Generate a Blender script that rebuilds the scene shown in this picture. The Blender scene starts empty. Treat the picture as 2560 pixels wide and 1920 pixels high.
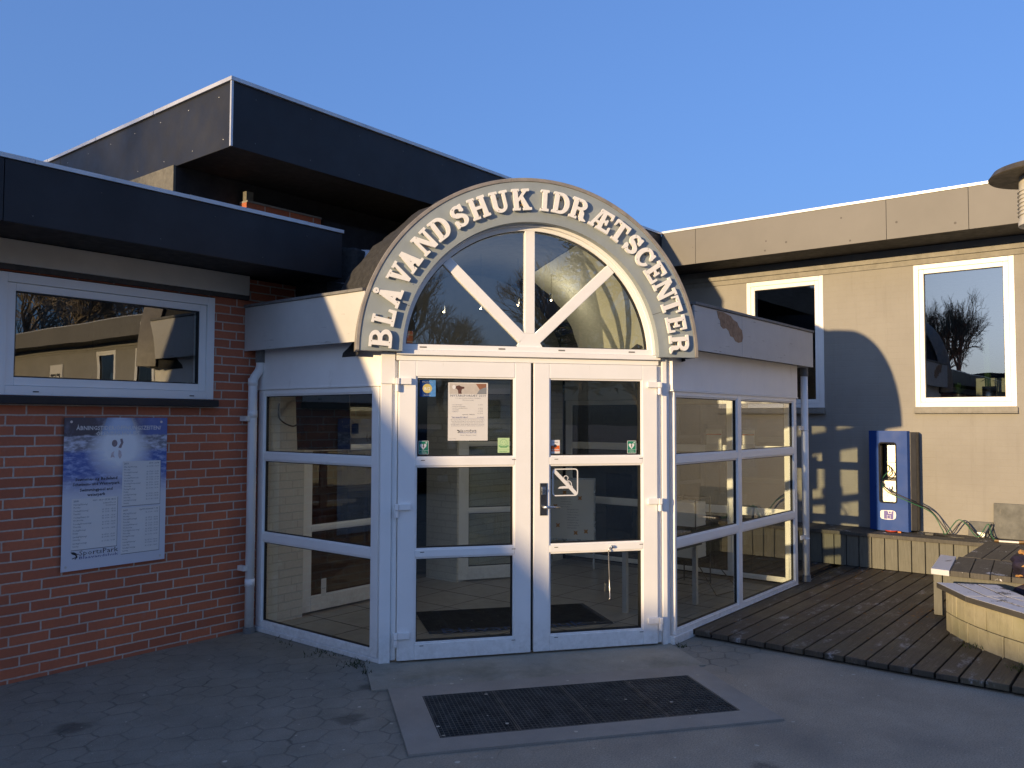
import bpy, bmesh, math, random
from mathutils import Vector, Matrix
R = math.radians
random.seed(7)
scene = bpy.context.scene
COL = scene.collection

# ------------------------------------------------------------------ camera
cam_d = bpy.data.cameras.new("camera"); cam = bpy.data.objects.new("camera", cam_d); COL.objects.link(cam)
CP = Vector((-4.02695, -5.94565, 1.71808)); yaw, pit, rol, FPX = 0.678040, 0.043200, 0.003022, 2070.9
fw = Vector((math.cos(yaw)*math.cos(pit), math.sin(yaw)*math.cos(pit), math.sin(pit)))
rt = Vector((math.sin(yaw), -math.cos(yaw), 0)); up = rt.cross(fw)
rt2 = math.cos(rol)*rt + math.sin(rol)*up; up2 = -math.sin(rol)*rt + math.cos(rol)*up
cam.matrix_world = Matrix(((rt2.x, up2.x, -fw.x, CP.x), (rt2.y, up2.y, -fw.y, CP.y), (rt2.z, up2.z, -fw.z, CP.z), (0, 0, 0, 1)))
cam_d.sensor_width = 36; cam_d.lens = 36*FPX/2560; cam_d.clip_start = 0.05; cam_d.clip_end = 2000
scene.camera = cam

# ------------------------------------------------------------------ sky, sun, exposure
SUN = Vector((1, -0.075, -0.121)).normalized()      # direction the light travels
w = bpy.data.worlds.new("World"); scene.world = w; w.use_nodes = True
nt = w.node_tree; bg = nt.nodes["Background"]
sky = nt.nodes.new("ShaderNodeTexSky"); sky.sky_type = 'NISHITA'; sky.sun_disc = False
sky.sun_elevation = math.asin(-SUN.z); sky.sun_rotation = math.atan2(-SUN.x, -SUN.y)
sky.altitude = 0; sky.air_density = 1.0; sky.dust_density = 4.0; sky.ozone_density = 4.0
gm = nt.nodes.new("ShaderNodeGamma"); gm.inputs[1].default_value = 0.55; nt.links.new(sky.outputs[0], gm.inputs[0])      # soft, even winter sky
ml = nt.nodes.new("ShaderNodeMix"); ml.data_type = 'RGBA'; ml.blend_type = 'MULTIPLY'; ml.inputs[0].default_value = 1; ml.inputs[7].default_value = (.475, .622, .985, 1)
nt.links.new(gm.outputs[0], ml.inputs[6]); nt.links.new(ml.outputs[2], bg.inputs[0]); bg.inputs[1].default_value = 0.15
sd = bpy.data.lights.new("sun", 'SUN'); sd.energy = 2.0; sd.angle = R(0.55); sd.color = (.82, 0.60, 0.335)
sun = bpy.data.objects.new("sun", sd); COL.objects.link(sun); sun.rotation_euler = SUN.to_track_quat('-Z', 'Y').to_euler(); sun.location = (-10, 0, 10)
vs = scene.view_settings; vs.view_transform = 'Standard'; vs.look = 'None'; vs.gamma = 1; vs.exposure = 1.80; vs.use_curve_mapping = False
scene.render.resolution_x = 1024; scene.render.resolution_y = 768
scene.cycles.transparent_max_bounces = 16; scene.cycles.max_bounces = 10

# ------------------------------------------------------------------ node helpers
class N:
    def __init__(s, name):
        s.m = bpy.data.materials.new(name); s.m.use_nodes = True; s.t = s.m.node_tree; s.b = s.t.nodes["Principled BSDF"]; s.out = s.t.nodes["Material Output"]
    def n(s, typ, ins=None, **kw):
        x = s.t.nodes.new(typ)
        for k, v in kw.items(): setattr(x, k, v)
        if ins:
            for k, v in ins.items(): s.set(x.inputs[k], v)
        return x
    def set(s, sock, v):
        if isinstance(v, bpy.types.NodeSocket): s.t.links.new(v, sock)
        elif isinstance(v, (tuple, list)) and len(v) == 3 and sock.type == 'RGBA': sock.default_value = (*v, 1)
        else: sock.default_value = v
    def obj(s): return s.n("ShaderNodeTexCoord").outputs['Object']
    def pos(s): return s.n("ShaderNodeNewGeometry").outputs['Position']
    def math(s, op, a, b=None, c=None):
        x = s.n("ShaderNodeMath", operation=op); s.set(x.inputs[0], a)
        if b is not None: s.set(x.inputs[1], b)
        if c is not None: s.set(x.inputs[2], c)
        return x.outputs[0]
    def noise(s, vec, scale, detail=4, rough=.55, dim=None):
        x = s.n("ShaderNodeTexNoise", {'Vector': vec, 'Scale': scale, 'Detail': detail, 'Roughness': rough}); return x.outputs['Fac']
    def ramp(s, f, a, b, x0=0, x1=1):
        return s.n("ShaderNodeMapRange", {'Value': f, 'From Min': a, 'From Max': b, 'To Min': x0, 'To Max': x1}).outputs[0]
    def mix(s, f, a, b, blend='MIX'):
        x = s.n("ShaderNodeMix", data_type='RGBA', blend_type=blend); s.set(x.inputs[0], f); s.set(x.inputs[6], a); s.set(x.inputs[7], b); return x.outputs[2]
    def scale(s, vec, v): return s.n("ShaderNodeMapping", {'Vector': vec, 'Scale': v}).outputs[0]
    def sep(s, vec): return s.n("ShaderNodeSeparateXYZ", {0: vec}).outputs
    def comb(s, x, y, z=0.0): return s.n("ShaderNodeCombineXYZ", {0: x, 1: y, 2: z}).outputs[0]
    def bump(s, h, st=.3, d=.01, nrm=None):
        x = s.n("ShaderNodeBump", {'Height': h, 'Strength': st, 'Distance': d}); s.t.links.new(x.outputs[0], s.b.inputs['Normal']); return x
    def fin(s, col=None, rough=None, metal=None, spec=None):
        if col is not None: s.set(s.b.inputs['Base Color'], col)
        if rough is not None: s.set(s.b.inputs['Roughness'], rough)
        if metal is not None: s.set(s.b.inputs['Metallic'], metal)
        if spec is not None: s.set(s.b.inputs['Specular IOR Level'], spec)
        return s.m

M = {}
def plain(name, col, rough=.5, metal=0, var=.12, sc=6.0, bump=0.0, bsc=60.0, spec=.5, stain=None, sth=(.58, .75)):
    n = N(name); p = n.pos(); a = n.noise(p, sc, 5, .6)
    c = n.mix(n.ramp(a, .3, .7), tuple(x*(1-var) for x in col), tuple(min(1, x*(1+var)) for x in col))
    if stain: c = n.mix(n.math('MULTIPLY', n.ramp(n.noise(n.scale(p, (1, 1, .35)), sc*1.7, 6, .7), *sth), .6), c, stain)
    if bump: n.bump(n.noise(p, bsc, 4, .6), bump, .004)
    r = n.ramp(n.noise(p, sc*2.3, 3), .3, .7, rough*.85, min(1, rough*1.15))
    M[name] = n.fin(c, r, metal, spec); return M[name]

plain('white_pvc', (.90, .885, .85), .38, var=.03, sc=3, stain=(.55, .52, .46), sth=(.66, .9))
plain('white_paint', (.88, .86, .82), .55, var=.04, sc=4, bump=.12, bsc=25, stain=(.5, .47, .4), sth=(.62, .85))
for nm_ in ('white_pvc', 'white_paint'):
    m_ = M[nm_]; t_ = m_.node_tree; b_ = t_.nodes["Principled BSDF"]; src = b_.inputs['Base Color'].links[0].from_socket
    n = N.__new__(N); n.m = m_; n.t = t_; n.b = b_; p = n.pos(); z = n.sep(p)[2]
    low = n.math('MULTIPLY', n.ramp(n.math('ADD', z, n.math('MULTIPLY', n.math('SUBTRACT', n.noise(p, 7, 5, .7), .5), .25)), .02, .30, 1, 0), n.ramp(n.noise(p, 22, 5, .75), .35, .7, .15, .8))
    scf = n.math('MULTIPLY', n.ramp(n.noise(n.scale(p, (6, 6, 1.2)), 5, 6, .8), .64, .72), .35)
    n.set(b_.inputs['Base Color'], n.mix(n.math('MULTIPLY', low, .55), n.mix(scf, src, (.60, .56, .48)), (.33, .29, .22)))
plain('seal', (.012, .012, .012), .5)
plain('trim_metal', (.60, .60, .60), .35, .35, var=.1)
plain('steel', (.55, .55, .55), .28, 1.0, var=.1)
plain('dark_plate', (.16, .155, .15), .3, .9, var=.2)
plain('sign_board', (.285, .32, .325), .55, var=.07, sc=5, bump=.35, bsc=14, stain=(.25, .245, .22), sth=(.6, .8))
plain('sign_rim', (.27, .245, .215), .5, var=.2, sc=12, bump=.2, bsc=30, stain=(.42, .38, .3))
plain('letter_paint', (.88, .85, .78), .5, var=.04, sc=30)
plain('black_fascia', (.024, .025, .028), .45, var=.25, sc=3, spec=.28, stain=(.034, .034, .034))
plain('black_soffit', (.03, .028, .026), .8, var=.2)
plain('olive_render', (.16, .15, .12), .95, var=.2, sc=20, bump=.9, bsc=40)
plain('black_board_and_shade', (.02, .021, .024), .8, var=.3)  # black boards, and the painted shade on brick above the porch
plain('felt', (.035, .034, .033), .9, var=.35, sc=25, bump=1.0, bsc=55, stain=(.09, .085, .07))
plain('cream_board', (.60, .55, .46), .7, var=.08, sc=3, bump=.2, bsc=50)
plain('dark_wood', (.055, .05, .045), .7, var=.3, sc=12, bump=.3)
plain('concrete_trim', (.27, .255, .22), .85, var=.15, sc=10, bump=.5, bsc=50, stain=(.13, .12, .1))
plain('grey_cap', (.18, .175, .165), .8, var=.2, sc=14, bump=.5, stain=(.3, .29, .26))
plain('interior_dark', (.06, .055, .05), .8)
plain('interior_mid', (.30, .28, .25), .8)
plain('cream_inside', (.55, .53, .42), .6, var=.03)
plain('vault_shade', (.09, .09, .085), .8)  # vault surfaces out of the sun, their shade put into the colour
plain('tile', (.34, .31, .27), .35, var=.12)
plain('rubber_mat', (.012, .013, .018), .9, bump=.6, bsc=300)
plain('blue_cloth', (.02, .05, .16), .9)
plain('cabinet_blue', (.020, .065, .26), .5, 0, var=.06, sc=3, spec=.2, stain=(.12, .16, .27), sth=(.7, .85))
plain('cabinet_black', (.02, .02, .022), .45)
plain('cabinet_plate', (.72, .68, .56), .3, .6, var=.06, sc=20)
plain('green_hose', (.03, .13, .06), .4)
plain('black_hose', (.012, .012, .012), .4)
plain('white_plastic', (.75, .73, .68), .35)
plain('brass', (.45, .27, .1), .35, .9)
plain('red_plastic', (.45, .05, .02), .4)
plain('slab_stone', (.15, .15, .135), .9, var=.25, sc=9, bump=.7, bsc=60, stain=(.25, .24, .2))
plain('wood_log', (.45, .24, .08), .8, var=.3, sc=14, bump=.4)
plain('log_orange', (.62, .20, .04), .75, var=.3, sc=14, bump=.4)
plain('sack_net', (.02, .015, .035), .75, var=.6, sc=18, bump=1.0, bsc=30)
plain('lamp_hat', (.10, .085, .06), .65, .3, var=.3, sc=9, bump=.3, bsc=30, stain=(.2, .18, .12))
plain('lamp_white', (.62, .58, .48), .5, var=.06)
plain('lamp_grey', (.2, .2, .19), .5, .5)
plain('bark', (.25, .20, .14), .95, var=.3)
plain('needles', (.035, .055, .025), .8, var=.4)
plain('leaf', (.05, .10, .03), .5, var=.4)
plain('car_grey', (.12, .13, .14), .25, .5)
plain('car_dark', (.03, .035, .045), .25, .4)
plain('car_red', (.16, .02, .02), .25, .4)
plain('tyre', (.02, .02, .02), .85)
plain('car_glass', (.01, .012, .015), .05)
plain('asphalt_roof', (.06, .06, .06), .9)
plain('fit_black', (.02, .02, .02), .6)
plain('paper', (.72, .70, .66), .7, var=.02)
plain('screen_black', (.012, .013, .015), .2)
plain('st_green', (.01, .22, .13), .45, var=.02)
plain('st_lime', (.50, .68, .36), .45, var=.02)
plain('st_midgreen', (.10, .35, .14), .45, var=.02)
plain('st_blue', (.012, .05, .20), .35, var=.25, sc=30)
plain('st_lightblue', (.10, .28, .6), .35, var=.2, sc=60)
plain('st_yellow', (.62, .50, .16), .45, var=.02)
plain('st_orange', (.70, .14, .02), .45, var=.02)
plain('st_white', (.78, .77, .75), .45, var=.02)
plain('ink', (.03, .03, .035), .6, var=.02)
plain('ink_grey', (.16, .17, .20), .6, var=.02)
plain('ink_blue', (.03, .06, .25), .6, var=.02)
plain('purple', (.09, .07, .32), .4, var=.1)
plain('skin', (.30, .14, .08), .6)
plain('photo_beige', (.55, .50, .44), .6, var=.08, sc=20)
plain('photo_brown', (.12, .055, .04), .6, var=.3, sc=60)
plain('swimmer_brown', (.27, .21, .22), .5, var=.4, sc=70)
plain('swimmer_skin', (.66, .56, .56), .5, var=.2, sc=70)
plain('photo_grey', (.25, .26, .27), .6)
plain('leaf_orange', (.5, .22, .03), .6)
plain('litter', (.42, .38, .30), .8, var=.5, sc=3)
plain('moss', (.03, .045, .012), .95, var=.4, sc=30)

# grey painted masonry
n = N('grey_wall'); p = n.pos(); sx = n.sep(p)
br = n.n("ShaderNodeTexBrick", {'Vector': n.comb(n.math('ADD', sx[0], sx[1]), sx[2]), 'Color1': (1, 1, 1), 'Color2': (.9, .9, .9), 'Mortar': (.3, .3, .3), 'Scale': 1.0, 'Mortar Size': .006, 'Mortar Smooth': .8, 'Brick Width': .25, 'Row Height': .072})
c = n.mix(n.ramp(n.noise(p, 1.3, 6, .65), .3, .7), (.265, .25, .222), (.312, .297, .264))
c = n.mix(n.math('MULTIPLY', n.ramp(n.noise(n.scale(p, (1, 1, .3)), 5, 6, .7), .6, .85), .35), c, (.15, .14, .12))
h = n.math('ADD', n.math('MULTIPLY', br.outputs['Fac'], -.45), n.math('MULTIPLY', n.noise(p, 70, 4, .7), .8)); n.bump(h, .42, .004)
c = n.mix(n.math('MULTIPLY', br.outputs['Fac'], .03), c, (.15, .14, .12)); c = n.mix(n.ramp(n.noise(n.scale(p, (9, 9, .5)), 2, 5, .7), .55, .78, 0, .28), c, (.19, .175, .15))
M['grey_wall'] = n.fin(c, .8)
# grey fascia with fixing dots and scars
n = N('grey_fascia'); p = n.pos()
c = n.mix(n.ramp(n.noise(p, 1.1, 5, .6), .3, .7), (.158, .148, .128), (.195, .182, .158))
vo = n.n("ShaderNodeTexVoronoi", {'Vector': n.scale(p, (0, 1, 1)), 'Scale': 6.0})
dots = n.math('MULTIPLY', n.math('LESS_THAN', vo.outputs['Distance'], .085), n.math('GREATER_THAN', n.noise(p, 1.7, 2), .40))
c = n.mix(n.math('MULTIPLY', dots, .85), c, (.06, .05, .04))
M['grey_fascia'] = n.fin(c, .6)
# porch fascia: weathered grey paint with hairline cracks
n = N('porch_fascia'); p = n.pos()
c = n.mix(n.ramp(n.noise(p, 2.5, 6, .65), .3, .7), (.50, .485, .455), (.58, .565, .53))
cr = n.math('MULTIPLY', n.ramp(n.noise(n.scale(p, (3, 3, 45)), 1.6, 4, .6), .66, .7), n.math('GREATER_THAN', n.noise(p, 1.9, 2), .53))
c = n.mix(n.math('MULTIPLY', cr, .75), c, (.16, .14, .12))
n.bump(n.noise(n.scale(p, (4, 4, 30)), 3, 4), .15, .004)
M['porch_fascia'] = n.fin(c, .65)
# bricks
def brick(name, c1, c2, mortar, ms=.0058, bmp=.6):
    n = N(name); p = n.pos(); s = n.sep(p)
    v = n.comb(n.math('ADD', n.math('ADD', s[0], s[1]), .02), n.math('SUBTRACT', s[2], .03))
    sc = n.n("ShaderNodeVectorMath", operation='SCALE'); n.set(sc.inputs[0], n.n("ShaderNodeVectorMath", {0: n.n("ShaderNodeTexNoise", {'Vector': p, 'Scale': 14.0}).outputs['Color'], 1: (.5, .5, .5)}, operation='SUBTRACT').outputs[0]); n.set(sc.inputs['Scale'], .007)
    pr = n.math('FLOORED_MODULO', n.math('FLOOR', n.math('DIVIDE', n.math('SUBTRACT', s[2], .03), .1368)), 2.0)
    vv = n.n("ShaderNodeVectorMath", {0: n.n("ShaderNodeVectorMath", {0: v, 1: sc.outputs[0]}, operation='ADD').outputs[0], 1: n.comb(n.math('MULTIPLY', pr, .068), 0.0)}, operation='ADD').outputs[0]
    b = n.n("ShaderNodeTexBrick", {'Vector': vv, 'Color1': c1, 'Color2': c2, 'Mortar': mortar, 'Scale': 1.0, 'Mortar Size': ms, 'Mortar Smooth': .15, 'Bias': -.1, 'Brick Width': .25, 'Row Height': .0684}, offset=.5, offset_frequency=2)
    col = n.mix(n.ramp(n.noise(p, 45, 5, .7), .35, .75, 0, .45), b.outputs['Color'], tuple(x*.6 for x in c1))
    col = n.mix(n.ramp(n.noise(p, 1.4, 4, .6), .35, .7, 0, .3), col, tuple(x*.72 for x in c2))
    ex = n.math('MULTIPLY', n.ramp(n.noise(p, 6, 5, .7), .62, .8), .25); col = n.mix(ex, col, (.42, .37, .33))
    h = n.math('ADD', n.math('MULTIPLY', b.outputs['Fac'], -1.0), n.math('MULTIPLY', n.noise(p, 130, 4, .7), .5)); n.bump(h, bmp, .005)
    M[name] = n.fin(col, .85)
brick('red_brick', (.60, .18, .085), (.42, .128, .066), (.60, .55, .46))
brick('white_brick', (.76, .73, .65), (.72, .69, .61), (.60, .57, .50), .005, .9)
# glass
def glass(name, ior, tint, wob=.6):
    n = N(name); t = n.t; t.nodes.remove(n.b)
    p = n.pos(); bp = n.n("ShaderNodeBump", {'Height': n.noise(p, 1.7, 2, .4), 'Strength': wob*.5, 'Distance': .0035})
    ge = n.n("ShaderNodeNewGeometry"); dp = n.n("ShaderNodeVectorMath", {0: ge.outputs['Incoming'], 1: ge.outputs['Normal']}, operation='DOT_PRODUCT').outputs['Value']
    om = n.math('SUBTRACT', 1, n.math('ABSOLUTE', dp)); f5 = n.math('POWER', om, 4.2); fac = n.math('ADD', ior, n.math('MULTIPLY', f5, 1-ior))
    tr = n.n("ShaderNodeBsdfTransparent", {'Color': tint}); gl = n.n("ShaderNodeBsdfGlossy", {'Color': (.95, .97, .95), 'Roughness': 0.0}); t.links.new(bp.outputs[0], gl.inputs['Normal'])
    mx = n.n("ShaderNodeMixShader", {0: fac}); t.links.new(tr.outputs[0], mx.inputs[1]); t.links.new(gl.outputs[0], mx.inputs[2])
    t.links.new(mx.outputs[0], n.out.inputs[0]); M[name] = n.m
glass('glass', .10, (.86, .90, .86), .25); glass('arch_glass', .20, (.80, .84, .82), .2); glass('coated_glass', .22, (.5, .55, .52), .45); glass('clear_plastic', .05, (.93, .94, .95), .1)
n = N('bulb'); n.fin((1, .9, .7)); n.set(n.b.inputs['Emission Color'], (1, .78, .5)); n.set(n.b.inputs['Emission Strength'], 5.0); M['bulb'] = n.m
# decking
n = N('deck_wood'); p = n.pos(); s = n.sep(p)
pid = n.math('FLOOR', n.math('DIVIDE', s[1], .145)); rnd = n.n("ShaderNodeTexWhiteNoise", {'W': pid}, noise_dimensions='1D').outputs[0]
g = n.noise(n.scale(n.comb(s[0], s[1], n.math('MULTIPLY', pid, 3.1)), (2.2, 30, 1)), 3, 5, .65)
c = n.mix(n.ramp(g, .3, .7), (.026, .020, .015), (.095, .074, .052)); c = n.mix(n.math('MULTIPLY', rnd, .6), c, (.028, .026, .018))
c = n.mix(n.ramp(n.noise(p, 2.1, 5, .7), .48, .72, 0, .7), c, (.125, .105, .06))
fro = n.math('MULTIPLY', n.ramp(n.noise(n.scale(p, (1, 2.2, 1)), 3.4, 7, .75), .555, .66), n.ramp(n.noise(p, 60, 3), .38, .6)); c = n.mix(n.math('MULTIPLY', fro, .7), c, (.42, .42, .43))
n.bump(n.noise(n.scale(p, (3, 60, 3)), 3, 4), .6, .004); M['deck_wood'] = n.fin(c, n.ramp(g, .3, .7, .45, .75))
# grey painted timber
def timber(name, c1, c2, frost=None, ax=1):
    n = N(name); p = n.pos(); sc = [3, 3, 3]; sc[ax] = 30
    c = n.mix(n.ramp(n.noise(n.scale(p, tuple(sc)), 2, 5, .65), .3, .7), c1, c2)
    c = n.mix(n.ramp(n.noise(p, 7, 5, .7), .6, .8, 0, .6), c, tuple(x*.5 for x in c1))
    if frost is not None: c = n.mix(n.ramp(n.math('ADD', n.noise(p, 5, 6, .75), n.math('MULTIPLY', n.noise(p, 90, 3), .25)), .70-frost*.22, .74-frost*.2), c, (.62, .62, .64))
    n.bump(n.noise(n.scale(p, tuple(sc)), 3, 4), .4, .003); M[name] = n.fin(c, .7)
timber('bench_timber', (.11, .108, .085), (.16, .155, .125), None, 1)
timber('bench_top', (.055, .05, .042), (.10, .092, .075), -.22, 1)
timber('frosted_top', (.06, .055, .05), (.11, .10, .09), .95, 1)
timber('frosted_felt', (.05, .05, .06), (.09, .09, .10), .62, 0)
timber('cap_timber', (.045, .043, .04), (.075, .07, .062), None, 2)
# concrete blocks of the planter
n = N('block_concrete'); p = n.pos(); 
c = n.mix(n.ramp(n.noise(p, 3, 6, .7), .3, .7), (.30, .27, .175), (.42, .385, .27))
c = n.mix(n.ramp(n.noise(n.scale(p, (1, 1, .4)), 6, 6, .75), .52, .75, 0, .7), c, (.17, .155, .105)); c = n.mix(n.ramp(n.noise(p, 1.2, 4), .55, .75, 0, .5), c, (.19, .20, .09))
n.bump(n.noise(p, 70, 4, .7), .6, .005); M['block_concrete'] = n.fin(c, .9)
# opening hours board: printed photograph of a splash in blue water fading to white
n = N('board_print'); p = n.obj(); s = n.sep(p); x = n.math('ADD', s[0], 0); z = s[2]
nz = n.noise(n.scale(p, (1, 1, 2.5)), 14, 6, .7); nz2 = n.noise(p, 5, 5, .7)
top = n.mix(n.ramp(x, .45, .6), (.055, .06, .09), (.10, .16, .42)); top = n.mix(n.ramp(nz2, .5, .7, 0, .5), top, (.30, .36, .55))
mid = n.mix(n.ramp(nz, .42, .6), (.20, .21, .26), (.62, .66, .78))
wat = n.mix(n.ramp(nz, .46, .62), (.06, .13, .42), (.36, .46, .72))
zz = n.math('ADD', z, n.math('MULTIPLY', n.math('SUBTRACT', nz2, .5), .05))
col = n.mix(n.ramp(zz, .925, .915), top, mid); col = n.mix(n.ramp(zz, .83, .80), col, wat)
col = n.mix(n.ramp(zz, .66, .50), col, (.66, .68, .74)); 
dx = n.math('DIVIDE', n.math('SUBTRACT', x, .385), n.ramp(z, .78, 1.05, .21, .10)); dz = n.math('DIVIDE', n.math('SUBTRACT', z, .885), .24)
d = n.math('SQRT', n.math('ADD', n.math('MULTIPLY', dx, dx), n.math('MULTIPLY', dz, dz))); d = n.math('ADD', d, n.math('MULTIPLY', n.math('SUBTRACT', nz, .5), .6))
col = n.mix(n.ramp(d, 1.25, .62, 0, 1), col, (.88, .91, .93))
sl = n.math('MULTIPLY', n.math('GREATER_THAN', z, .93), n.math('LESS_THAN', n.math('ABSOLUTE', n.math('SUBTRACT', x, .375)), n.ramp(z, .93, 1.05, .13, .085))); col = n.mix(n.math('MULTIPLY', sl, .5), col, (.16, .36, .70))
M['board_print'] = n.fin(col, .35)
# ground: worn asphalt near the camera, hexagonal pavers along the buildings
n = N('paving'); p = n.pos(); s = n.sep(p)
def hexd(n, px, py):
    def cell(ox):
        ax = n.math('SUBTRACT', n.math('FLOORED_MODULO', n.math('SUBTRACT', px, ox*.5), 1.0), .5)
        ay = n.math('SUBTRACT', n.math('FLOORED_MODULO', n.math('SUBTRACT', py, ox*.866025), 1.73205), .866025)
        return ax, ay
    ax, ay = cell(0); bx, by = cell(1)
    da = n.math('ADD', n.math('MULTIPLY', ax, ax), n.math('MULTIPLY', ay, ay)); db = n.math('ADD', n.math('MULTIPLY', bx, bx), n.math('MULTIPLY', by, by))
    k = n.math('LESS_THAN', da, db)
    gx = n.math('ABSOLUTE', n.math('ADD', n.math('MULTIPLY', k, ax), n.math('MULTIPLY', n.math('SUBTRACT', 1, k), bx)))
    gy = n.math('ABSOLUTE', n.math('ADD', n.math('MULTIPLY', k, ay), n.math('MULTIPLY', n.math('SUBTRACT', 1, k), by)))
    return n.math('SUBTRACT', .5, n.math('MAXIMUM', gx, n.math('ADD', n.math('MULTIPLY', gx, .5), n.math('MULTIPLY', gy, .866025))))
wx = n.n("ShaderNodeTexNoise", {'Vector': p, 'Scale': 5.0, 'Detail': 3.0}).outputs['Color']; wv = n.sep(wx)
hx = n.math('ADD', n.math('DIVIDE', s[0], .21), n.math('MULTIPLY', n.math('SUBTRACT', wv[0], .5), .55)); hy = n.math('ADD', n.math('DIVIDE', s[1], .17), n.math('MULTIPLY', n.math('SUBTRACT', wv[1], .5), .55))
e = hexd(n, hx, hy)
joint = n.ramp(n.math('ADD', e, n.math('MULTIPLY', n.math('SUBTRACT', n.noise(p, 9, 4, .7), .5), .08)), .0, .05, 1, 0)
near = n.ramp(n.math('ADD', n.math('ADD', s[1], n.math('MULTIPLY', s[0], -.15)), n.math('MULTIPLY', n.noise(p, 1.3, 4), 1.6)), -2.7, -1.5)
near2 = n.math('MULTIPLY', n.ramp(n.math('ADD', s[0], n.math('MULTIPLY', n.noise(p, 2, 3), .6)), 1.5, 1.8), n.ramp(n.math('ADD', s[1], n.math('MULTIPLY', n.noise(p, 2.5, 3), .6)), -3.5, -3.1))
pav = n.math('MAXIMUM', near, near2)
asp = n.mix(n.ramp(n.noise(p, 2.2, 6, .7), .3, .7), (.33, .275, .20), (.46, .385, .285)); asp = n.mix(n.ramp(n.noise(p, 110, 5, .8), .42, .62, 0, .7), asp, (.12, .108, .093)); asp = n.mix(n.ramp(n.noise(p, .9, 3), .55, .7, 0, .5), asp, (.13, .12, .105))
pv = n.mix(n.ramp(n.noise(p, 3.2, 6, .7), .3, .7), (.215, .195, .15), (.32, .29, .23)); pv = n.mix(n.ramp(n.noise(p, 120, 3, .7), .4, .7, 0, .45), pv, (.07, .074, .07))
pv = n.mix(n.math('MULTIPLY', joint, n.ramp(n.noise(p, 2.6, 4), .40, .66, .08, .62)), pv, (.04, .04, .034)); pv = n.mix(n.ramp(n.noise(p, 4.5, 5, .7), .68, .76, 0, .8), pv, (.03, .038, .015))
c = n.mix(pav, asp, pv)
vo = n.n("ShaderNodeTexVoronoi", {'Vector': p, 'Scale': 38.0}); sp = n.math('MULTIPLY', n.math('LESS_THAN', vo.outputs['Distance'], .10), n.math('GREATER_THAN', n.noise(p, 3.5, 3, .6), .47))
sp = n.math('MULTIPLY', sp, n.math('GREATER_THAN', n.sep(vo.outputs['Color'])[0], .55)); c = n.mix(n.math('MULTIPLY', sp, .7), c, (.55, .52, .47))
dk = n.n("ShaderNodeTexVoronoi", {'Vector': p, 'Scale': 1.1}); c = n.mix(n.ramp(n.math('ADD', dk.outputs['Distance'], n.math('MULTIPLY', n.noise(p, 14, 4), .12)), .13, .19, .55, 0), c, (.02, .018, .016))
hh = n.math('SUBTRACT', n.math('MULTIPLY', n.noise(p, 140, 4, .7), .6), n.math('MULTIPLY', n.math('MULTIPLY', joint, pav), .8)); n.bump(hh, .8, .006)
M['paving'] = n.fin(c, .85)
def slabmat(name, a, b, g):
    n = N(name); p = n.pos(); c = n.mix(n.ramp(n.noise(p, 2.4, 6, .7), .3, .7), a, b); c = n.mix(n.ramp(n.noise(p, 150, 3, .7), .35, .7, 0, .45), c, tuple(x*.55 for x in a))
    c = n.mix(n.ramp(n.noise(p, 1.7, 5, .7), .5, .7, 0, g), c, (.075, .085, .05))
    vo = n.n("ShaderNodeTexVoronoi", {'Vector': p, 'Scale': 30.0}); sp = n.math('MULTIPLY', n.math('LESS_THAN', vo.outputs['Distance'], .08), n.math('GREATER_THAN', n.sep(vo.outputs['Color'])[0], .7)); c = n.mix(n.math('MULTIPLY', sp, .6), c, (.4, .38, .35))
    n.bump(n.noise(p, 150, 4, .7), .6, .004); M[name] = n.fin(c, .85)
slabmat('step_concrete', (.29, .265, .205), (.40, .365, .29), .5); slabmat('surround_asphalt', (.27, .24, .20), (.36, .325, .27), .1)
plain('grate_metal', (.10, .10, .095), .6, .5, var=.4, sc=9, stain=(.13, .10, .07))
plain('pit', (.012, .012, .011), .9)

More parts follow.
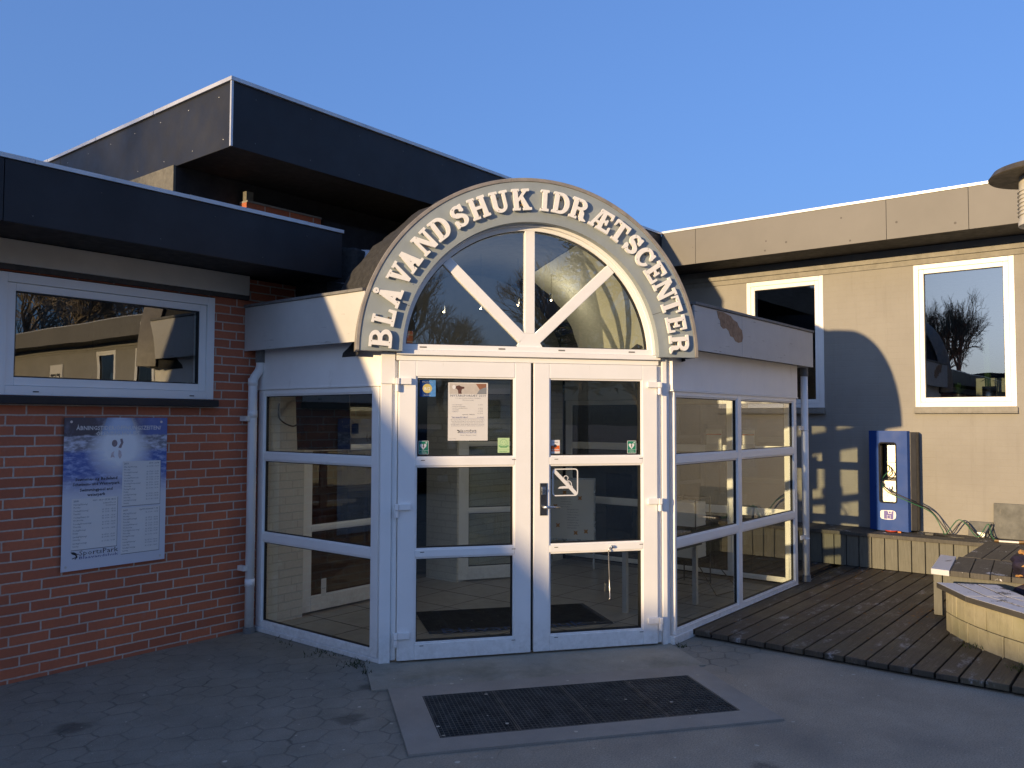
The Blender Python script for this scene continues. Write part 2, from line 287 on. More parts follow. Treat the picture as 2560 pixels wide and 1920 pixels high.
# ------------------------------------------------------------------ mesh helpers
class F:                                   # a vertical working plane: along u, up, outwards n
    def __init__(s, o, u): s.o = Vector(o); s.u = Vector(u).normalized(); s.n = s.u.cross(Vector((0, 0, 1)))
    def __call__(s, t, off, z): return s.o + s.u*t + s.n*off + Vector((0, 0, z))
class MB:
    def __init__(s): s.v = []; s.f = []
    def add(s, vs, fs): k = len(s.v); s.v += [Vector(v) for v in vs]; s.f += [tuple(i+k for i in f) for f in fs]; return s
    def hexa(s, c):                        # 8 corners: bottom 4 ccw, top 4
        return s.add(c, [(3, 2, 1, 0), (4, 5, 6, 7), (0, 1, 5, 4), (1, 2, 6, 5), (2, 3, 7, 6), (3, 0, 4, 7)])
    def box(s, x0, x1, y0, y1, z0, z1): return s.hexa([(x0, y0, z0), (x1, y0, z0), (x1, y1, z0), (x0, y1, z0), (x0, y0, z1), (x1, y0, z1), (x1, y1, z1), (x0, y1, z1)])
    def fbox(s, fr, t0, t1, o0, o1, z0, z1): return s.hexa([fr(t0, o1, z0), fr(t1, o1, z0), fr(t1, o0, z0), fr(t0, o0, z0), fr(t0, o1, z1), fr(t1, o1, z1), fr(t1, o0, z1), fr(t0, o0, z1)])
    def quad(s, a, b, c, d): return s.add([a, b, c, d], [(0, 1, 2, 3)])
    def fquad(s, fr, t0, t1, off, z0, z1): return s.quad(fr(t0, off, z0), fr(t1, off, z0), fr(t1, off, z1), fr(t0, off, z1))
    def prism(s, pts, z0, z1):             # plan polygon, ccw
        k = len(pts); return s.add([(p[0], p[1], z0) for p in pts]+[(p[0], p[1], z1) for p in pts], [tuple(range(k-1, -1, -1)), tuple(range(k, 2*k))]+[(i, (i+1) % k, k+(i+1) % k, k+i) for i in range(k)])
    def fprism(s, fr, pts, o0, o1):        # polygon in (t,z), ccw seen from outside
        k = len(pts); return s.add([fr(p[0], o0, p[1]) for p in pts]+[fr(p[0], o1, p[1]) for p in pts], [tuple(range(k-1, -1, -1)), tuple(range(k, 2*k))]+[(i, (i+1) % k, k+(i+1) % k, k+i) for i in range(k)])
    def farc(s, fr, ct, cz, r0, r1, a0, a1, o0, o1, seg=64):
        vs = []; fs = []
        for i in range(seg+1):
            a = R(a0+(a1-a0)*i/seg); ca, sa = math.cos(a), math.sin(a)
            vs += [fr(ct+r0*ca, o1, cz+r0*sa), fr(ct+r1*ca, o1, cz+r1*sa), fr(ct+r1*ca, o0, cz+r1*sa), fr(ct+r0*ca, o0, cz+r0*sa)]
        for i in range(seg):
            k = 4*i; j = k+4
            for q in range(4): fs.append((k+q, k+(q+1) % 4, j+(q+1) % 4, j+q))
        if abs(a1-a0) < 359.9: fs += [(0, 3, 2, 1), (4*seg, 4*seg+1, 4*seg+2, 4*seg+3)]
        return s.add(vs, fs)
    def tube(s, pts, r, seg=10, cap=True):
        pts = [Vector(p) for p in pts]; rs = r if isinstance(r, (list, tuple)) else [r]*len(pts); vs = []; fs = []; ref = None
        for i, p in enumerate(pts):
            d = (pts[min(i+1, len(pts)-1)]-pts[max(i-1, 0)]).normalized()
            if ref is None: ref = Vector((0, 0, 1)) if abs(d.z) < .9 else Vector((1, 0, 0))
            a = (ref-d*ref.dot(d)).normalized(); ref = a; b = d.cross(a)
            vs += [p+(a*math.cos(2*math.pi*k/seg)+b*math.sin(2*math.pi*k/seg))*rs[i] for k in range(seg)]
        for i in range(len(pts)-1):
            for k in range(seg): fs.append((i*seg+k, i*seg+(k+1) % seg, (i+1)*seg+(k+1) % seg, (i+1)*seg+k))
        if cap: fs += [tuple(range(seg-1, -1, -1)), tuple(range((len(pts)-1)*seg, len(pts)*seg))]
        return s.add(vs, fs)
    def lathe(s, c, prof, seg=40):
        c = Vector(c); vs = []; fs = []
        for (r, z) in prof: vs += [c+Vector((r*math.cos(2*math.pi*k/seg), r*math.sin(2*math.pi*k/seg), z)) for k in range(seg)]
        for i in range(len(prof)-1):
            for k in range(seg): fs.append((i*seg+k, i*seg+(k+1) % seg, (i+1)*seg+(k+1) % seg, (i+1)*seg+k))
        return s.add(vs, fs)
    def disc(s, fr, ct, cz, r, off, rz=None, seg=24):
        rz = rz or r; return s.add([fr(ct+r*math.cos(2*math.pi*k/seg), off, cz+rz*math.sin(2*math.pi*k/seg)) for k in range(seg)], [tuple(range(seg))])
    def poly(s, fr, pts, off): return s.add([fr(p[0], off, p[1]) for p in pts], [tuple(range(len(pts)))])
    def blob(s, c, r, seed=0, amp=.25, sub=2):
        bm = bmesh.new(); bmesh.ops.create_icosphere(bm, subdivisions=sub, radius=1); rn = random.Random(seed)
        for v in bm.verts:
            k = 1+amp*(rn.random()-.5)*2; v.co = Vector((v.co.x*r[0]*k+c[0], v.co.y*r[1]*k+c[1], v.co.z*r[2]*k+c[2]))
        bm.verts.index_update(); s.add([v.co.copy() for v in bm.verts], [tuple(v.index for v in f.verts) for f in bm.faces]); bm.free(); return s

def wloc(o):
    l = Vector((0, 0, 0))
    while o: l += o.location; o = o.parent
    return l
def obj(name, mb, mat, parent=None, label=None, bev=0.0, smooth=False, flip=True):
    l = wloc(parent) if parent else Vector((0, 0, 0))
    if not parent: 
        xs = [v.x for v in mb.v]; ys = [v.y for v in mb.v]; zs = [v.z for v in mb.v]; l = Vector(((min(xs)+max(xs))/2, (min(ys)+max(ys))/2, min(zs)))
    me = bpy.data.meshes.new(name); me.from_pydata([v-l for v in mb.v], [], mb.f); me.update()
    if flip:
        bm = bmesh.new(); bm.from_mesh(me); bmesh.ops.recalc_face_normals(bm, faces=bm.faces); bm.to_mesh(me); bm.free()
    me.materials.append(M[mat] if isinstance(mat, str) else mat)
    o = bpy.data.objects.new(name, me); COL.objects.link(o)
    if parent: o.parent = parent
    else: o.location = l
    if label: o['label'] = label
    if smooth:
        for p in me.polygons: p.use_smooth = True
    if bev:
        b = o.modifiers.new('bevel', 'BEVEL'); b.width = bev; b.segments = 2; b.limit_method = 'ANGLE'; b.angle_limit = R(40)
    return o
def tag(o, label, cat, group=None):
    o['label'] = label; o['category'] = cat
    if group: o['group'] = group
    return o
def thing(name, label, cat, loc=(0, 0, 0), group=None):
    o = bpy.data.objects.new(name, None); COL.objects.link(o); o.location = loc; o.empty_display_size = .1; return tag(o, label, cat, group)
def struct(name, mb, mat): o = obj(name, mb, mat); o['kind'] = 'structure'; return o
def sub(name, parent, loc=None):
    o = bpy.data.objects.new(name, None); COL.objects.link(o); o.parent = parent; o.location = (Vector(loc)-wloc(parent)) if loc else (0, 0, 0); return o

def text_geo(body, size=1.0, width=None, align='LEFT', bold=0.0, res=2):
    cu = bpy.data.curves.new('t', 'FONT'); cu.body = body; cu.size = size/.73; cu.align_x = align; cu.resolution_u = res; cu.offset = bold*size*1.3
    o = bpy.data.objects.new('t', cu); COL.objects.link(o); dg = bpy.context.evaluated_depsgraph_get(); dg.update()
    me = bpy.data.meshes.new_from_object(o.evaluated_get(dg)); v = [x.co.copy() for x in me.vertices]; f = [tuple(p.vertices) for p in me.polygons]
    bpy.data.objects.remove(o); bpy.data.curves.remove(cu); bpy.data.meshes.remove(me)
    if width and v:
        x0 = min(a.x for a in v); x1 = max(a.x for a in v); k = width/(x1-x0)
        for a in v: a.x *= k
    return v, f
def put_text(mb, fr, t, z, off, body, size, width=None, align='LEFT', bold=0.0, res=1, skew=0.0):
    v, f = text_geo(body, size, width, align, bold, res); mb.add([fr(t+a.x, off, z+a.y+a.x*skew) for a in v], f)

# ------------------------------------------------------------------ planes
U = Vector((.79887231, -.60150065, 0))
DOOR = F((0, -1.5393, 0), U); BRK = F((0, 0, 0), (1, 0, 0)); LP = F((0, 0, 0), (0, -1, 0)); RP = F((0, -2.8659, 0), (1, 0, 0)); GW = F((6.4, 0, 0), (0, -1, 0)); SP = F((4.43, 0, 0), (0, 1, 0))

# ------------------------------------------------------------------ ground
struct('ground', MB().quad((-250, -250, 0), (250, -250, 0), (250, 250, 0), (-250, 250, 0)), 'paving')
mb = MB(); mb.fbox(DOOR, -.12, 2.19, -.06, .58, .001, .010); struct('door_step', mb, 'step_concrete')
mb = MB(); S0, S1, O0, O1 = -.02, 2.13, .586, 1.65; G0, G1, H0, H1 = .172, 1.958, .775, 1.47
mb.fbox(DOOR, S0, G0, O0, O1, .001, .0135); mb.fbox(DOOR, G1, S1, O0, O1, .001, .0135); mb.fbox(DOOR, G0, G1, O0, H0, .001, .0135); mb.fbox(DOOR, G0, G1, H1, O1, .001, .0135)
struct('pavement', mb, 'surround_asphalt')
struct('grate_pit', MB().quad(DOOR(G0, H0, .004), DOOR(G1, H0, .004), DOOR(G1, H1, .004), DOOR(G0, H1, .004)), 'pit')
gr = thing('doormat_grating', 'rusty steel mesh grating in four panels set in the paving before the doors', 'grating', DOOR((G0+G1)/2, (H0+H1)/2, .005))
for k in range(4):
    a = G0+.004+k*(G1-G0-.008)/4; b = a+(G1-G0-.008)/4-.006; mb = MB(); c0, c1 = H0+.004, H1-.004
    mb.fbox(DOOR, a, a+.006, c0, c1, .005, .0145); mb.fbox(DOOR, b-.006, b, c0, c1, .005, .0145); mb.fbox(DOOR, a+.006, b-.006, c0, c0+.006, .005, .0145); mb.fbox(DOOR, a+.006, b-.006, c1-.006, c1, .005, .0145)
    q = a+.026
    while q < b-.01: mb.fbox(DOOR, q, q+.0032, c0+.006, c1-.006, .005, .0135); q += .0262
    q = c0+.027
    while q < c1-.01: mb.fbox(DOOR, a+.006, b-.006, q, q+.0042, .0052, .0138); q += .0330
    obj('grate_panel', mb, 'grate_metal', gr)
# small pale litter on the ground
mb = MB(); rn = random.Random(3)
for k in range(260):
    x = rn.uniform(-3.6, 2.0); y = rn.uniform(-5.4, -1.2) if rn.random() < .8 else rn.uniform(-2, -.3)
    if k > 215: x, y = rn.uniform(-2, 1.9), rn.uniform(-4.6, -2)
    r = rn.uniform(.003, .008) if k < 215 else rn.uniform(.009, .015); a0 = rn.random()*6
    mb.add([(x+r*(.7+.5*rn.random())*math.cos(a0+i*1.05), y+r*(.7+.5*rn.random())*math.sin(a0+i*1.05), .024+rn.random()*.001) for i in range(6)], [tuple(range(6))])
o = obj('litter', mb, 'litter'); tag(o, 'pale leaf crumbs and gum spots scattered over the paving', 'litter'); o['kind'] = 'stuff'
# weeds along the foot of the side glazing
mb = MB(); rn = random.Random(5)
for (cx, cy, ra, m) in [(-.12, -1.42, .12, 90), (-.07, -1.0, .16, 60), (-.2, -1.62, .06, 30), (-.05, -.55, .2, 30), (2.9, -4.74, .1, 40), (2.5, -5.08, .1, 60), (1.75, -2.95, .06, 20)]:
    for k in range(m):
        x = cx+rn.gauss(0, ra*.45); y = cy+rn.gauss(0, ra*.45); h = rn.uniform(.008, .035); a = rn.random()*6.28; zb = .0 if x < 2 else .06
        mb.add([(x-.004*math.cos(a), y-.004*math.sin(a), zb), (x+.004*math.cos(a), y+.004*math.sin(a), zb), (x+rn.uniform(-.02, .02), y+rn.uniform(-.02, .02), zb+h)], [(0, 1, 2)])
o = obj('moss', mb, 'moss', flip=False); tag(o, 'small weeds and moss in the joints at the wall feet', 'weeds'); o['kind'] = 'stuff'

# ------------------------------------------------------------------ brick building (left) with flat roof and clerestory
BB = thing('brick_building', 'red brick building with black flat roof overhanging the long white window', 'building', (-8, .2, 0))
WX0, WX1, WZ0, WZ1 = -1.97, -.415, 1.87, 2.675
mb = MB(); mb.box(-30, 0, 0, .3, 0, WZ0); mb.box(WX1, 0, 0, .3, WZ0, WZ1+.01); mb.box(-30, WX0, 0, .3, WZ0, WZ1+.01); mb.box(-30, 0, 0, .3, WZ1+.01, 2.87)
mb.box(0, 4.4, .002, .3, 2.30, 2.87);  mb.box(-.14, .62, 0, .10, 3.0, 3.505)
obj('wall', mb, 'red_brick', BB)
obj('capping', MB().box(-.14, .62, -.012, .10, 3.505, 3.52), 'concrete_trim', BB); obj('post_stub', MB().box(-.135, -.07, .01, .06, 3.52, 3.60), 'olive_render', BB)
mb = MB(); mb.box(-.70, 6.4, .11, .2, 3.2, 3.695); mb.box(.45, 6.38, -.02, .0, 2.60, 2.86); mb.box(.64, 6.38, -.02, .10, 2.88, 3.50); obj('clerestory_wall', mb, 'black_board_and_shade', BB); obj('recess_wall', MB().box(4.43, 6.38, .002, .3, 0, 2.87), 'black_board_and_shade', BB)  # low strip over the porch roof: black painted for brick in shade
mb = MB(); mb.box(-.72, -.70, .11, 12, 3.2, 3.695); obj('rendered_side', mb, 'olive_render', BB, 'rough olive side wall under the upper roof')
mb = MB(); mb.box(-30, -.128, -.05, -.001, 2.725, 2.885); obj('eaves_board', mb, 'cream_board', BB, bev=.004)
mb = MB(); mb.box(-30, -.12, -.035, -.001, 2.69, 2.725); obj('lintel', mb, 'dark_wood', BB)
# lower roof
mb = MB(); mb.box(-30, .34, -.60, 12, 2.89, 3.24); rf = obj('lower_roof', mb, 'black_soffit', BB)
mb = MB(); xs = [-30, -27.6, -25.2, -22.8, -20.4, -18, -15.6, -13.2, -10.8, -8.4, -6.0, -2.16, .356]
for a, b in zip(xs, xs[1:]): mb.box(a+.002, b-.002, -.62, -.601, 2.872, 3.245)
mb.box(.342, .356, -.600, 3.0, 2.872, 3.245); obj('fascia', mb, 'black_fascia', rf, bev=.003)
mb = MB(); xx = -30
while xx < .3:
    x2 = min(xx+1.0, .364); mb.box(xx+.001, x2-.001, -.632, -.50, 3.246, 3.272+.0015*((int(xx*7)) % 2)); xx = x2
mb.box(.25, .364, -.499, 3, 3.246, 3.272); obj('roof_edge_trim', mb, 'trim_metal', rf)
mb = MB(); mb.box(.30, .338, -.585, -.30, 2.86, 2.889); obj('soffit_end', mb, 'black_soffit', rf)
# upper roof
mb = MB(); mb.box(-.68, 5.72, -.63, 14, 3.70, 4.16); ur = obj('upper_roof', mb, 'black_soffit', BB)
mb = MB(); xs = [-.70, 2.63, 5.70]
for a, b in zip(xs, xs[1:]): mb.box(a+.002, b-.002, -.65, -.631, 3.69, 4.17)
mb.box(-.70, -.681, -.629, 2.2, 3.69, 4.17); mb.box(-.70, -.681, 2.205, 14, 3.69, 4.17); obj('fascia', mb, 'black_fascia', ur, bev=.003)
mb = MB(); mb.box(-.712, -.695, -.662, -.645, 3.69, 4.17); obj('corner_strip', mb, 'trim_metal', ur)
mb = MB(); mb.box(-.718, 5.70, -.668, -.55, 4.172, 4.200); yy = -.549
while yy < 13: mb.box(-.718, -.60, yy, min(yy+.99, 13), 4.172, 4.199+.002*(int(yy*3) % 2)); yy += 1
obj('roof_edge_trim', mb, 'trim_metal', ur)
for a in (3.76, 4.09):
    for k in range(9): obj('fixing_screw', MB().blob((-.7015, -.5+k*.42+(a-4)*.2, a), (.002, .004, .004), k, 0, 1), 'trim_metal', ur)
    for k in range(12): obj('fixing_screw', MB().blob((-.5+k*.5, -.6515, a), (.005, .002, .005), k, 0, 1), 'dark_plate', ur)
for k in range(7): obj('fixing_screw', MB().blob((-2.0+k*.4, -.6215, 3.16 if k % 2 else 2.93), (.004, .002, .004), k, 0, 1), 'dark_plate', rf)
# window
wn = sub('window', BB, ((WX0+WX1)/2, 0, WZ0)); wn_f = MB()
def ring(mb, fr, t0, t1, z0, z1, w, o0, o1, wb=None, wt=None):
    wb = w if wb is None else wb; wt = w if wt is None else wt
    mb.fbox(fr, t0, t0+w, o0, o1, z0, z1); mb.fbox(fr, t1-w, t1, o0, o1, z0, z1); mb.fbox(fr, t0+w, t1-w, o0, o1, z0, z0+wb); mb.fbox(fr, t0+w, t1-w, o0, o1, z1-wt, z1)
ring(wn_f, BRK, WX0, WX1, WZ0, WZ1, .062, -.09, .012); obj('frame', wn_f, 'white_pvc', wn, bev=.003)
mb = MB(); ring(mb, BRK, WX0+.064, WX1-.064, WZ0+.064, WZ1-.064, .055, -.09, -.004, .055, .052); obj('sash', mb, 'white_pvc', wn, bev=.004)
mb = MB(); ring(mb, BRK, WX0+.1195, WX1-.1195, WZ0+.1195, WZ1-.1165, .008, -.05, -.014); obj('glazing_seal', mb, 'seal', wn)
mb = MB(); mb.fquad(BRK, WX0+.12, WX1-.12, -.03, WZ0+.12, WZ1-.117); obj('pane', mb, 'coated_glass', wn)
mb = MB()
for x in (-1.72, -.60): obj('drain_slot', MB().fbox(BRK, x-.018, x+.018, .0125, .016, 1.892, 1.899), 'seal', wn)
obj('sill', MB().box(WX0-.02, -.402, -.075, -.001, 1.812, 1.866), 'black_fascia', wn, bev=.006)
# room behind the window
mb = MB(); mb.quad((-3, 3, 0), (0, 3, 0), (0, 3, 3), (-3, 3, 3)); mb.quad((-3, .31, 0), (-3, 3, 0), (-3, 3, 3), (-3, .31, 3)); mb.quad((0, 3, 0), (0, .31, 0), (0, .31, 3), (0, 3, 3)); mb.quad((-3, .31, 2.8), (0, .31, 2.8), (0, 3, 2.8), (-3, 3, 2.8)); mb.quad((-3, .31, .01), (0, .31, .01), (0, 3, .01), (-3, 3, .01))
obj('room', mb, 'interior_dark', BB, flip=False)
# lobby behind the porch
DX0, DX1 = .475, 2.44
mb = MB(); mb.box(.03, DX0, 0, .45, .01, 2.28); mb.box(DX1, 4.36, 0, .45, .01, 2.28); mb.box(DX0, DX1, 0, .45, 2.12, 2.28); obj('porch_back_wall', mb, 'white_brick', BB)
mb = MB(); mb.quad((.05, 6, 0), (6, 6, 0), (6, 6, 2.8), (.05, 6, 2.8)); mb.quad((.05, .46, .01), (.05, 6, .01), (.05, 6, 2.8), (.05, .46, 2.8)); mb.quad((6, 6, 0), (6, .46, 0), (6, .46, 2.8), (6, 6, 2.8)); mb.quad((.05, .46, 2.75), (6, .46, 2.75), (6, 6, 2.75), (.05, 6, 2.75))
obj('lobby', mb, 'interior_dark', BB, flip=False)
# inner double door
def leaf(parent, fr, t0, t1, z0, z1, rows, stile, top, o0, o1, gl='glass', name='door', mid=(), bead=.012, loc=None):
    """glazed leaf: vertical stiles, rails between, glass panes, black seals; rows = list of (z0,z1) glass openings, mid = mullion spans"""
    d = sub(name, parent, loc or fr((t0+t1)/2, 0, z0)); mb = MB()
    cols = [t0+stile]+[x for m in mid for x in m]+[t1-stile]; cols = [(a-bead-.003, b+bead+.003) for a, b in zip(cols[0::2], cols[1::2])]; rows = [(a-bead-.003, b+bead+.003) for a, b in rows]
    edges = [t0]+[x for c in cols for x in c]+[t1]
    for a, b in zip(edges[0::2], edges[1::2]): mb.fbox(fr, a, b, o0, o1, z0, z1)
    zs = [z0]+[x for r in rows for x in r]+[z1]
    for (a, b) in cols:
        for p, q in zip(zs[0::2], zs[1::2]): mb.fbox(fr, a, b, o0, o1, p, q)
    obj('frame', mb, 'white_pvc', d, bev=.004)
    bd = MB(); sl = MB()
    for (a, b) in cols:
        for (p, q) in rows:
            ring(bd, fr, a-.0005, b+.0005, p-.0005, q+.0005, bead, o0+.008, o1-.009)
            ring(sl, fr, a+bead-.001, b-bead+.001, p+bead-.001, q-bead+.001, .006, o0+.012, o1-.016)
            g = MB(); g.fquad(fr, a+.004, b-.004, (o0+o1)/2, p+.004, q-.004); obj('glass', g, gl, d)
    obj('glazing_bead', bd, 'white_pvc', d, bev=.003); obj('glazing_seal', sl, 'seal', d)
    return d
ROWS = [(.15, .725), (.808, 1.372), (1.458, 2.012)]
leaf(BB, F((DX0, .06, 0), (1, 0, 0)), 0.0, .97, .03, 2.10, [(.17, .72), (.79, 1.43), (1.49, 1.99)], .125, .1, -.03, .03)
leaf(BB, F((2.475, .03, 0), (.507, -.312, 0)), 0, .95, .03, 2.10, [(.17, .72), (.79, 1.43), (1.49, 1.99)], .125, .1, -.03, .03)

# ------------------------------------------------------------------ grey building (right)
GB = thing('grey_building', 'grey rendered building wing with brown grey fascia and tall white windows', 'building', (6.4, -8, 0))
wins = [(1.53, 2.525), (3.565, 4.58), (5.6, 6.6), (7.65, 8.65), (9.7, 10.7), (11.75, 12.75), (13.8, 14.8), (15.85, 16.85)]
edges = [-.3]+[x for w_ in wins for x in w_]+[30]; mb = MB()
mb.fbox(GW, -.3, 30, -.35, 0, 0, 1.88); mb.fbox(GW, -.3, 30, -.35, 0, 3.53, 3.80)
for a, b in zip(edges[0::2], edges[1::2]): mb.fbox(GW, a, b, -.35, 0, 1.88, 3.53)
obj('wall', mb, 'grey_wall', GB)
mb = MB(); mb.fbox(GW, .0, 30, .001, .035, 3.60, 3.655); mb.fbox(GW, 0, 30, .001, .016, 3.535, 3.598); obj('lintel_band', mb, 'concrete_trim', GB, bev=.004)
mb = MB(); mb.box(5.72, 14, -30, -.65, 3.745, 4.16); mb.box(5.72, 14, -.65, 14, 3.745, 4.16); rf = obj('roof', mb, 'black_soffit', GB)
mb = MB(); ys = [-.65, -1.14, -3.455, -4.27, -6.2, -8.6, -11, -13.4, -15.8, -18.2, -20.6, -23, -26, -30]
for a, b in zip(ys, ys[1:]): mb.box(5.70, 5.719, b+.002, a-.002, 3.735, 4.185)
obj('fascia', mb, 'grey_fascia', rf, bev=.002)
mb = MB(); yy = -.66
while yy > -30: mb.box(5.688, 5.80, yy-1.20, yy-.001, 4.186, 4.212+.002*(int(-yy*2) % 2)); yy -= 1.2
obj('roof_edge_trim', mb, 'trim_metal', rf)
for i, (a, b) in enumerate(wins):
    wn = sub('window', GB, GW((a+b)/2, 0, 1.88)); mb = MB(); ring(mb, GW, a, b, 1.88, 3.53, .055, -.09, .012); obj('frame', mb, 'white_pvc', wn, bev=.004)
    mb = MB(); ring(mb, GW, a+.057, b-.057, 1.937, 3.473, .05, -.09, .004); obj('sash', mb, 'white_pvc', wn, bev=.004)
    mb = MB(); mb.fquad(GW, a+.1, b-.1, -.03, 1.98, 3.43); obj('pane', mb, 'coated_glass' if i else 'glass', wn)
    mb = MB(); ring(mb, GW, a+.106, b-.106, 1.986, 3.424, .006, -.05, -.012); obj('glazing_seal', mb, 'seal', wn)
    mb = MB(); mb.fbox(GW, a-.01, b+.01, .001, .05, 1.82, 1.872); mb.fbox(GW, a-.012, b+.012, .001, .062, 1.806, 1.8195); obj('sill', mb, 'concrete_trim', wn, bev=.003)
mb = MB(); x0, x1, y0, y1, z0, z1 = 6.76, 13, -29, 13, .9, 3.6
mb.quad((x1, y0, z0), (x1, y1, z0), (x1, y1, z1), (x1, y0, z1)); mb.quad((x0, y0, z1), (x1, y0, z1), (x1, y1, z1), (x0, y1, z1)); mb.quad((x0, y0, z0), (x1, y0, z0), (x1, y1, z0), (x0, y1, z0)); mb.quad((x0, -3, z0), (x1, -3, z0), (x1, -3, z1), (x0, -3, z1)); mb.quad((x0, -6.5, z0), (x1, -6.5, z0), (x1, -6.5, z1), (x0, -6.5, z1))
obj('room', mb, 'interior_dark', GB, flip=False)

# sign board further down the grey wall
t = thing('wall_sign', 'white board with black letters FIT on the grey wall between far windows', 'sign', GW(19.3, .02, 2.5))
obj('board', MB().fbox(GW, 18.9, 19.75, .001, .03, 2.35, 3.25), 'paper', t)
mb = MB(); put_text(mb, GW, 19.0, 2.62, .032, 'FIT', .38, .65, bold=.02); obj('lettering', mb, 'fit_black', t, flip=False)

# ------------------------------------------------------------------ porch
PO = thing('entrance_porch', 'white glazed entrance porch with double doors under a half round window', 'porch', (1.5, -1.6, 0))
mb = MB(); mb.prism([(.03, .46), (.03, -1.52), (1.78, -2.84), (4.40, -2.84), (4.40, .46)], .004, .012); fl = struct('floor', mb, 'tile')
# floor tile joints as a second sheet of thin strips
mb = MB()
for k in range(9): mb.box(.05+k*.5, .056+k*.5, max(-2.8, -1.44-.753*(.05+k*.5)), .4, .0125, .0135)
for k in range(7): mb.box(max(.05, (-1.44+2.7-k*.5)/.753), 4.38, -2.7+k*.5, -2.694+k*.5, .0125, .0132)
o = obj('floor_joints', mb, 'seal'); o['kind'] = 'structure'
# doors
def hinge(par, t, z, s):
    h = sub('hinge', par, DOOR(t, .05, z)); mb = MB()
    mb.fbox(DOOR, min(t, t+s*.085), max(t, t+s*.085), .041, .062, z-.022, z+.022); obj('hinge_plate', mb, 'white_pvc', h, bev=.004) if False else None
    mb.fbox(DOOR, min(t-s*.028, t-s*.002), max(t-s*.028, t-s*.002), .036, .07, z-.022, z+.022); mb.tube([DOOR(t-s*.015, .053, z-.075), DOOR(t-s*.015, .053, z-.024)], .015, 12)
    bpy.data.objects.remove(h); obj('hinge', mb, 'white_pvc', par, bev=.003)
dl = leaf(PO, DOOR, .095, 1.070, .024, 2.138, ROWS, .138, .12, -.035, .04, mid=()); dl['label'] = 'left door leaf with a paper notice'
dr = leaf(PO, DOOR, 1.092, 2.076, .024, 2.138, ROWS, .136, .12, -.035, .04); dr['label'] = 'right door leaf with the handle'
for z in (1.99, 1.10, .20): hinge(dl, .098, z, 1); hinge(dr, 2.076, z, -1)
mb = MB()
for d_t in ((.25, .92), (1.245, 1.92)):
    for z in (1.425, .775, .118):
        for t_ in d_t: obj('drain_slot', MB().fbox(DOOR, t_+.006, t_+.034, .0405, .042, z, z+.004), 'seal', PO)
mb = MB(); mb.fbox(DOOR, 1.0715, 1.0905, -.03, .018, .03, 2.136); obj('meeting_seal', mb, 'seal', PO)
mb = MB(); mb.fbox(DOOR, 1.138, 1.193, .041, .047, 1.014, 1.252); obj('handle_plate', mb, 'dark_plate', dr, bev=.002)
mb = MB(); mb.tube([DOOR(1.165, .045, 1.078), DOOR(1.165, .085, 1.078)], .012, 14); mb.tube([DOOR(1.155, .085, 1.078), DOOR(1.20, .088, 1.078), DOOR(1.28, .085, 1.074)], [.011, .010, .0085], 14); obj('handle', mb, 'steel', dr, smooth=True)
mb = MB(); mb.tube([DOOR(1.165, .046, 1.198), DOOR(1.165, .058, 1.198)], .017, 16); mb.fbox(DOOR, 1.150, 1.180, .047, .054, 1.165, 1.225); obj('lock', mb, 'steel', dr, bev=.002)
for z in (1.024, 1.242):
    for t_ in (1.147, 1.184): obj('screw', MB().tube([DOOR(t_, .047, z), DOOR(t_, .049, z)], .004, 8), 'seal', dr)
mb = MB(); mb.tube([DOOR(1.715, .05, .762), DOOR(1.69, .058, .765), DOOR(1.672, .058, .757), DOOR(1.670, .055, .74), DOOR(1.678, .05, .55), DOOR(1.684, .05, .385), DOOR(1.676, .05, .378)], .0045, 8); mb.blob(DOOR(1.702, .052, .768), (.022, .014, .012), 1, .1); obj('door_stay', mb, 'steel', dr, smooth=True)
# corner columns, transom, frieze
mb = MB(); mb.fbox(DOOR, -.03, .05, -.04, .022, .0, 1.97); mb.fbox(DOOR, .052, .091, -.03, .006, .022, 2.14); obj('corner_column', mb, 'white_pvc', PO, bev=.004)
mb = MB(); mb.fbox(DOOR, 2.125, 2.165, -.04, .022, .0, 2.20); mb.fbox(DOOR, 2.079, 2.123, -.03, .006, .022, 2.14); mb.fbox(DOOR, 2.168, 2.19, -.04, .004, 0, 2.2); obj('corner_column', mb, 'white_pvc', PO, bev=.004)
mb = MB(); mb.fbox(DOOR, -.03, .069, -.04, .032, 1.972, 2.197); obj('corner_casing', mb, 'white_paint', PO, bev=.002)
mb = MB(); mb.fbox(DOOR, .078, 2.095, -.035, .028, 2.141, 2.178); mb.fbox(DOOR, .076, 2.097, -.035, .062, 2.180, 2.214); mb.fbox(DOOR, .078, 2.095, -.035, .045, 2.216, 2.258); obj('transom', mb, 'white_pvc', PO, bev=.003)
mb = MB()
for t_ in (.24, .82, 1.28, 1.84): obj('drain_cap', MB().fbox(DOOR, t_, t_+.05, .0455, .047, 2.232, 2.242), 'grey_cap', PO)
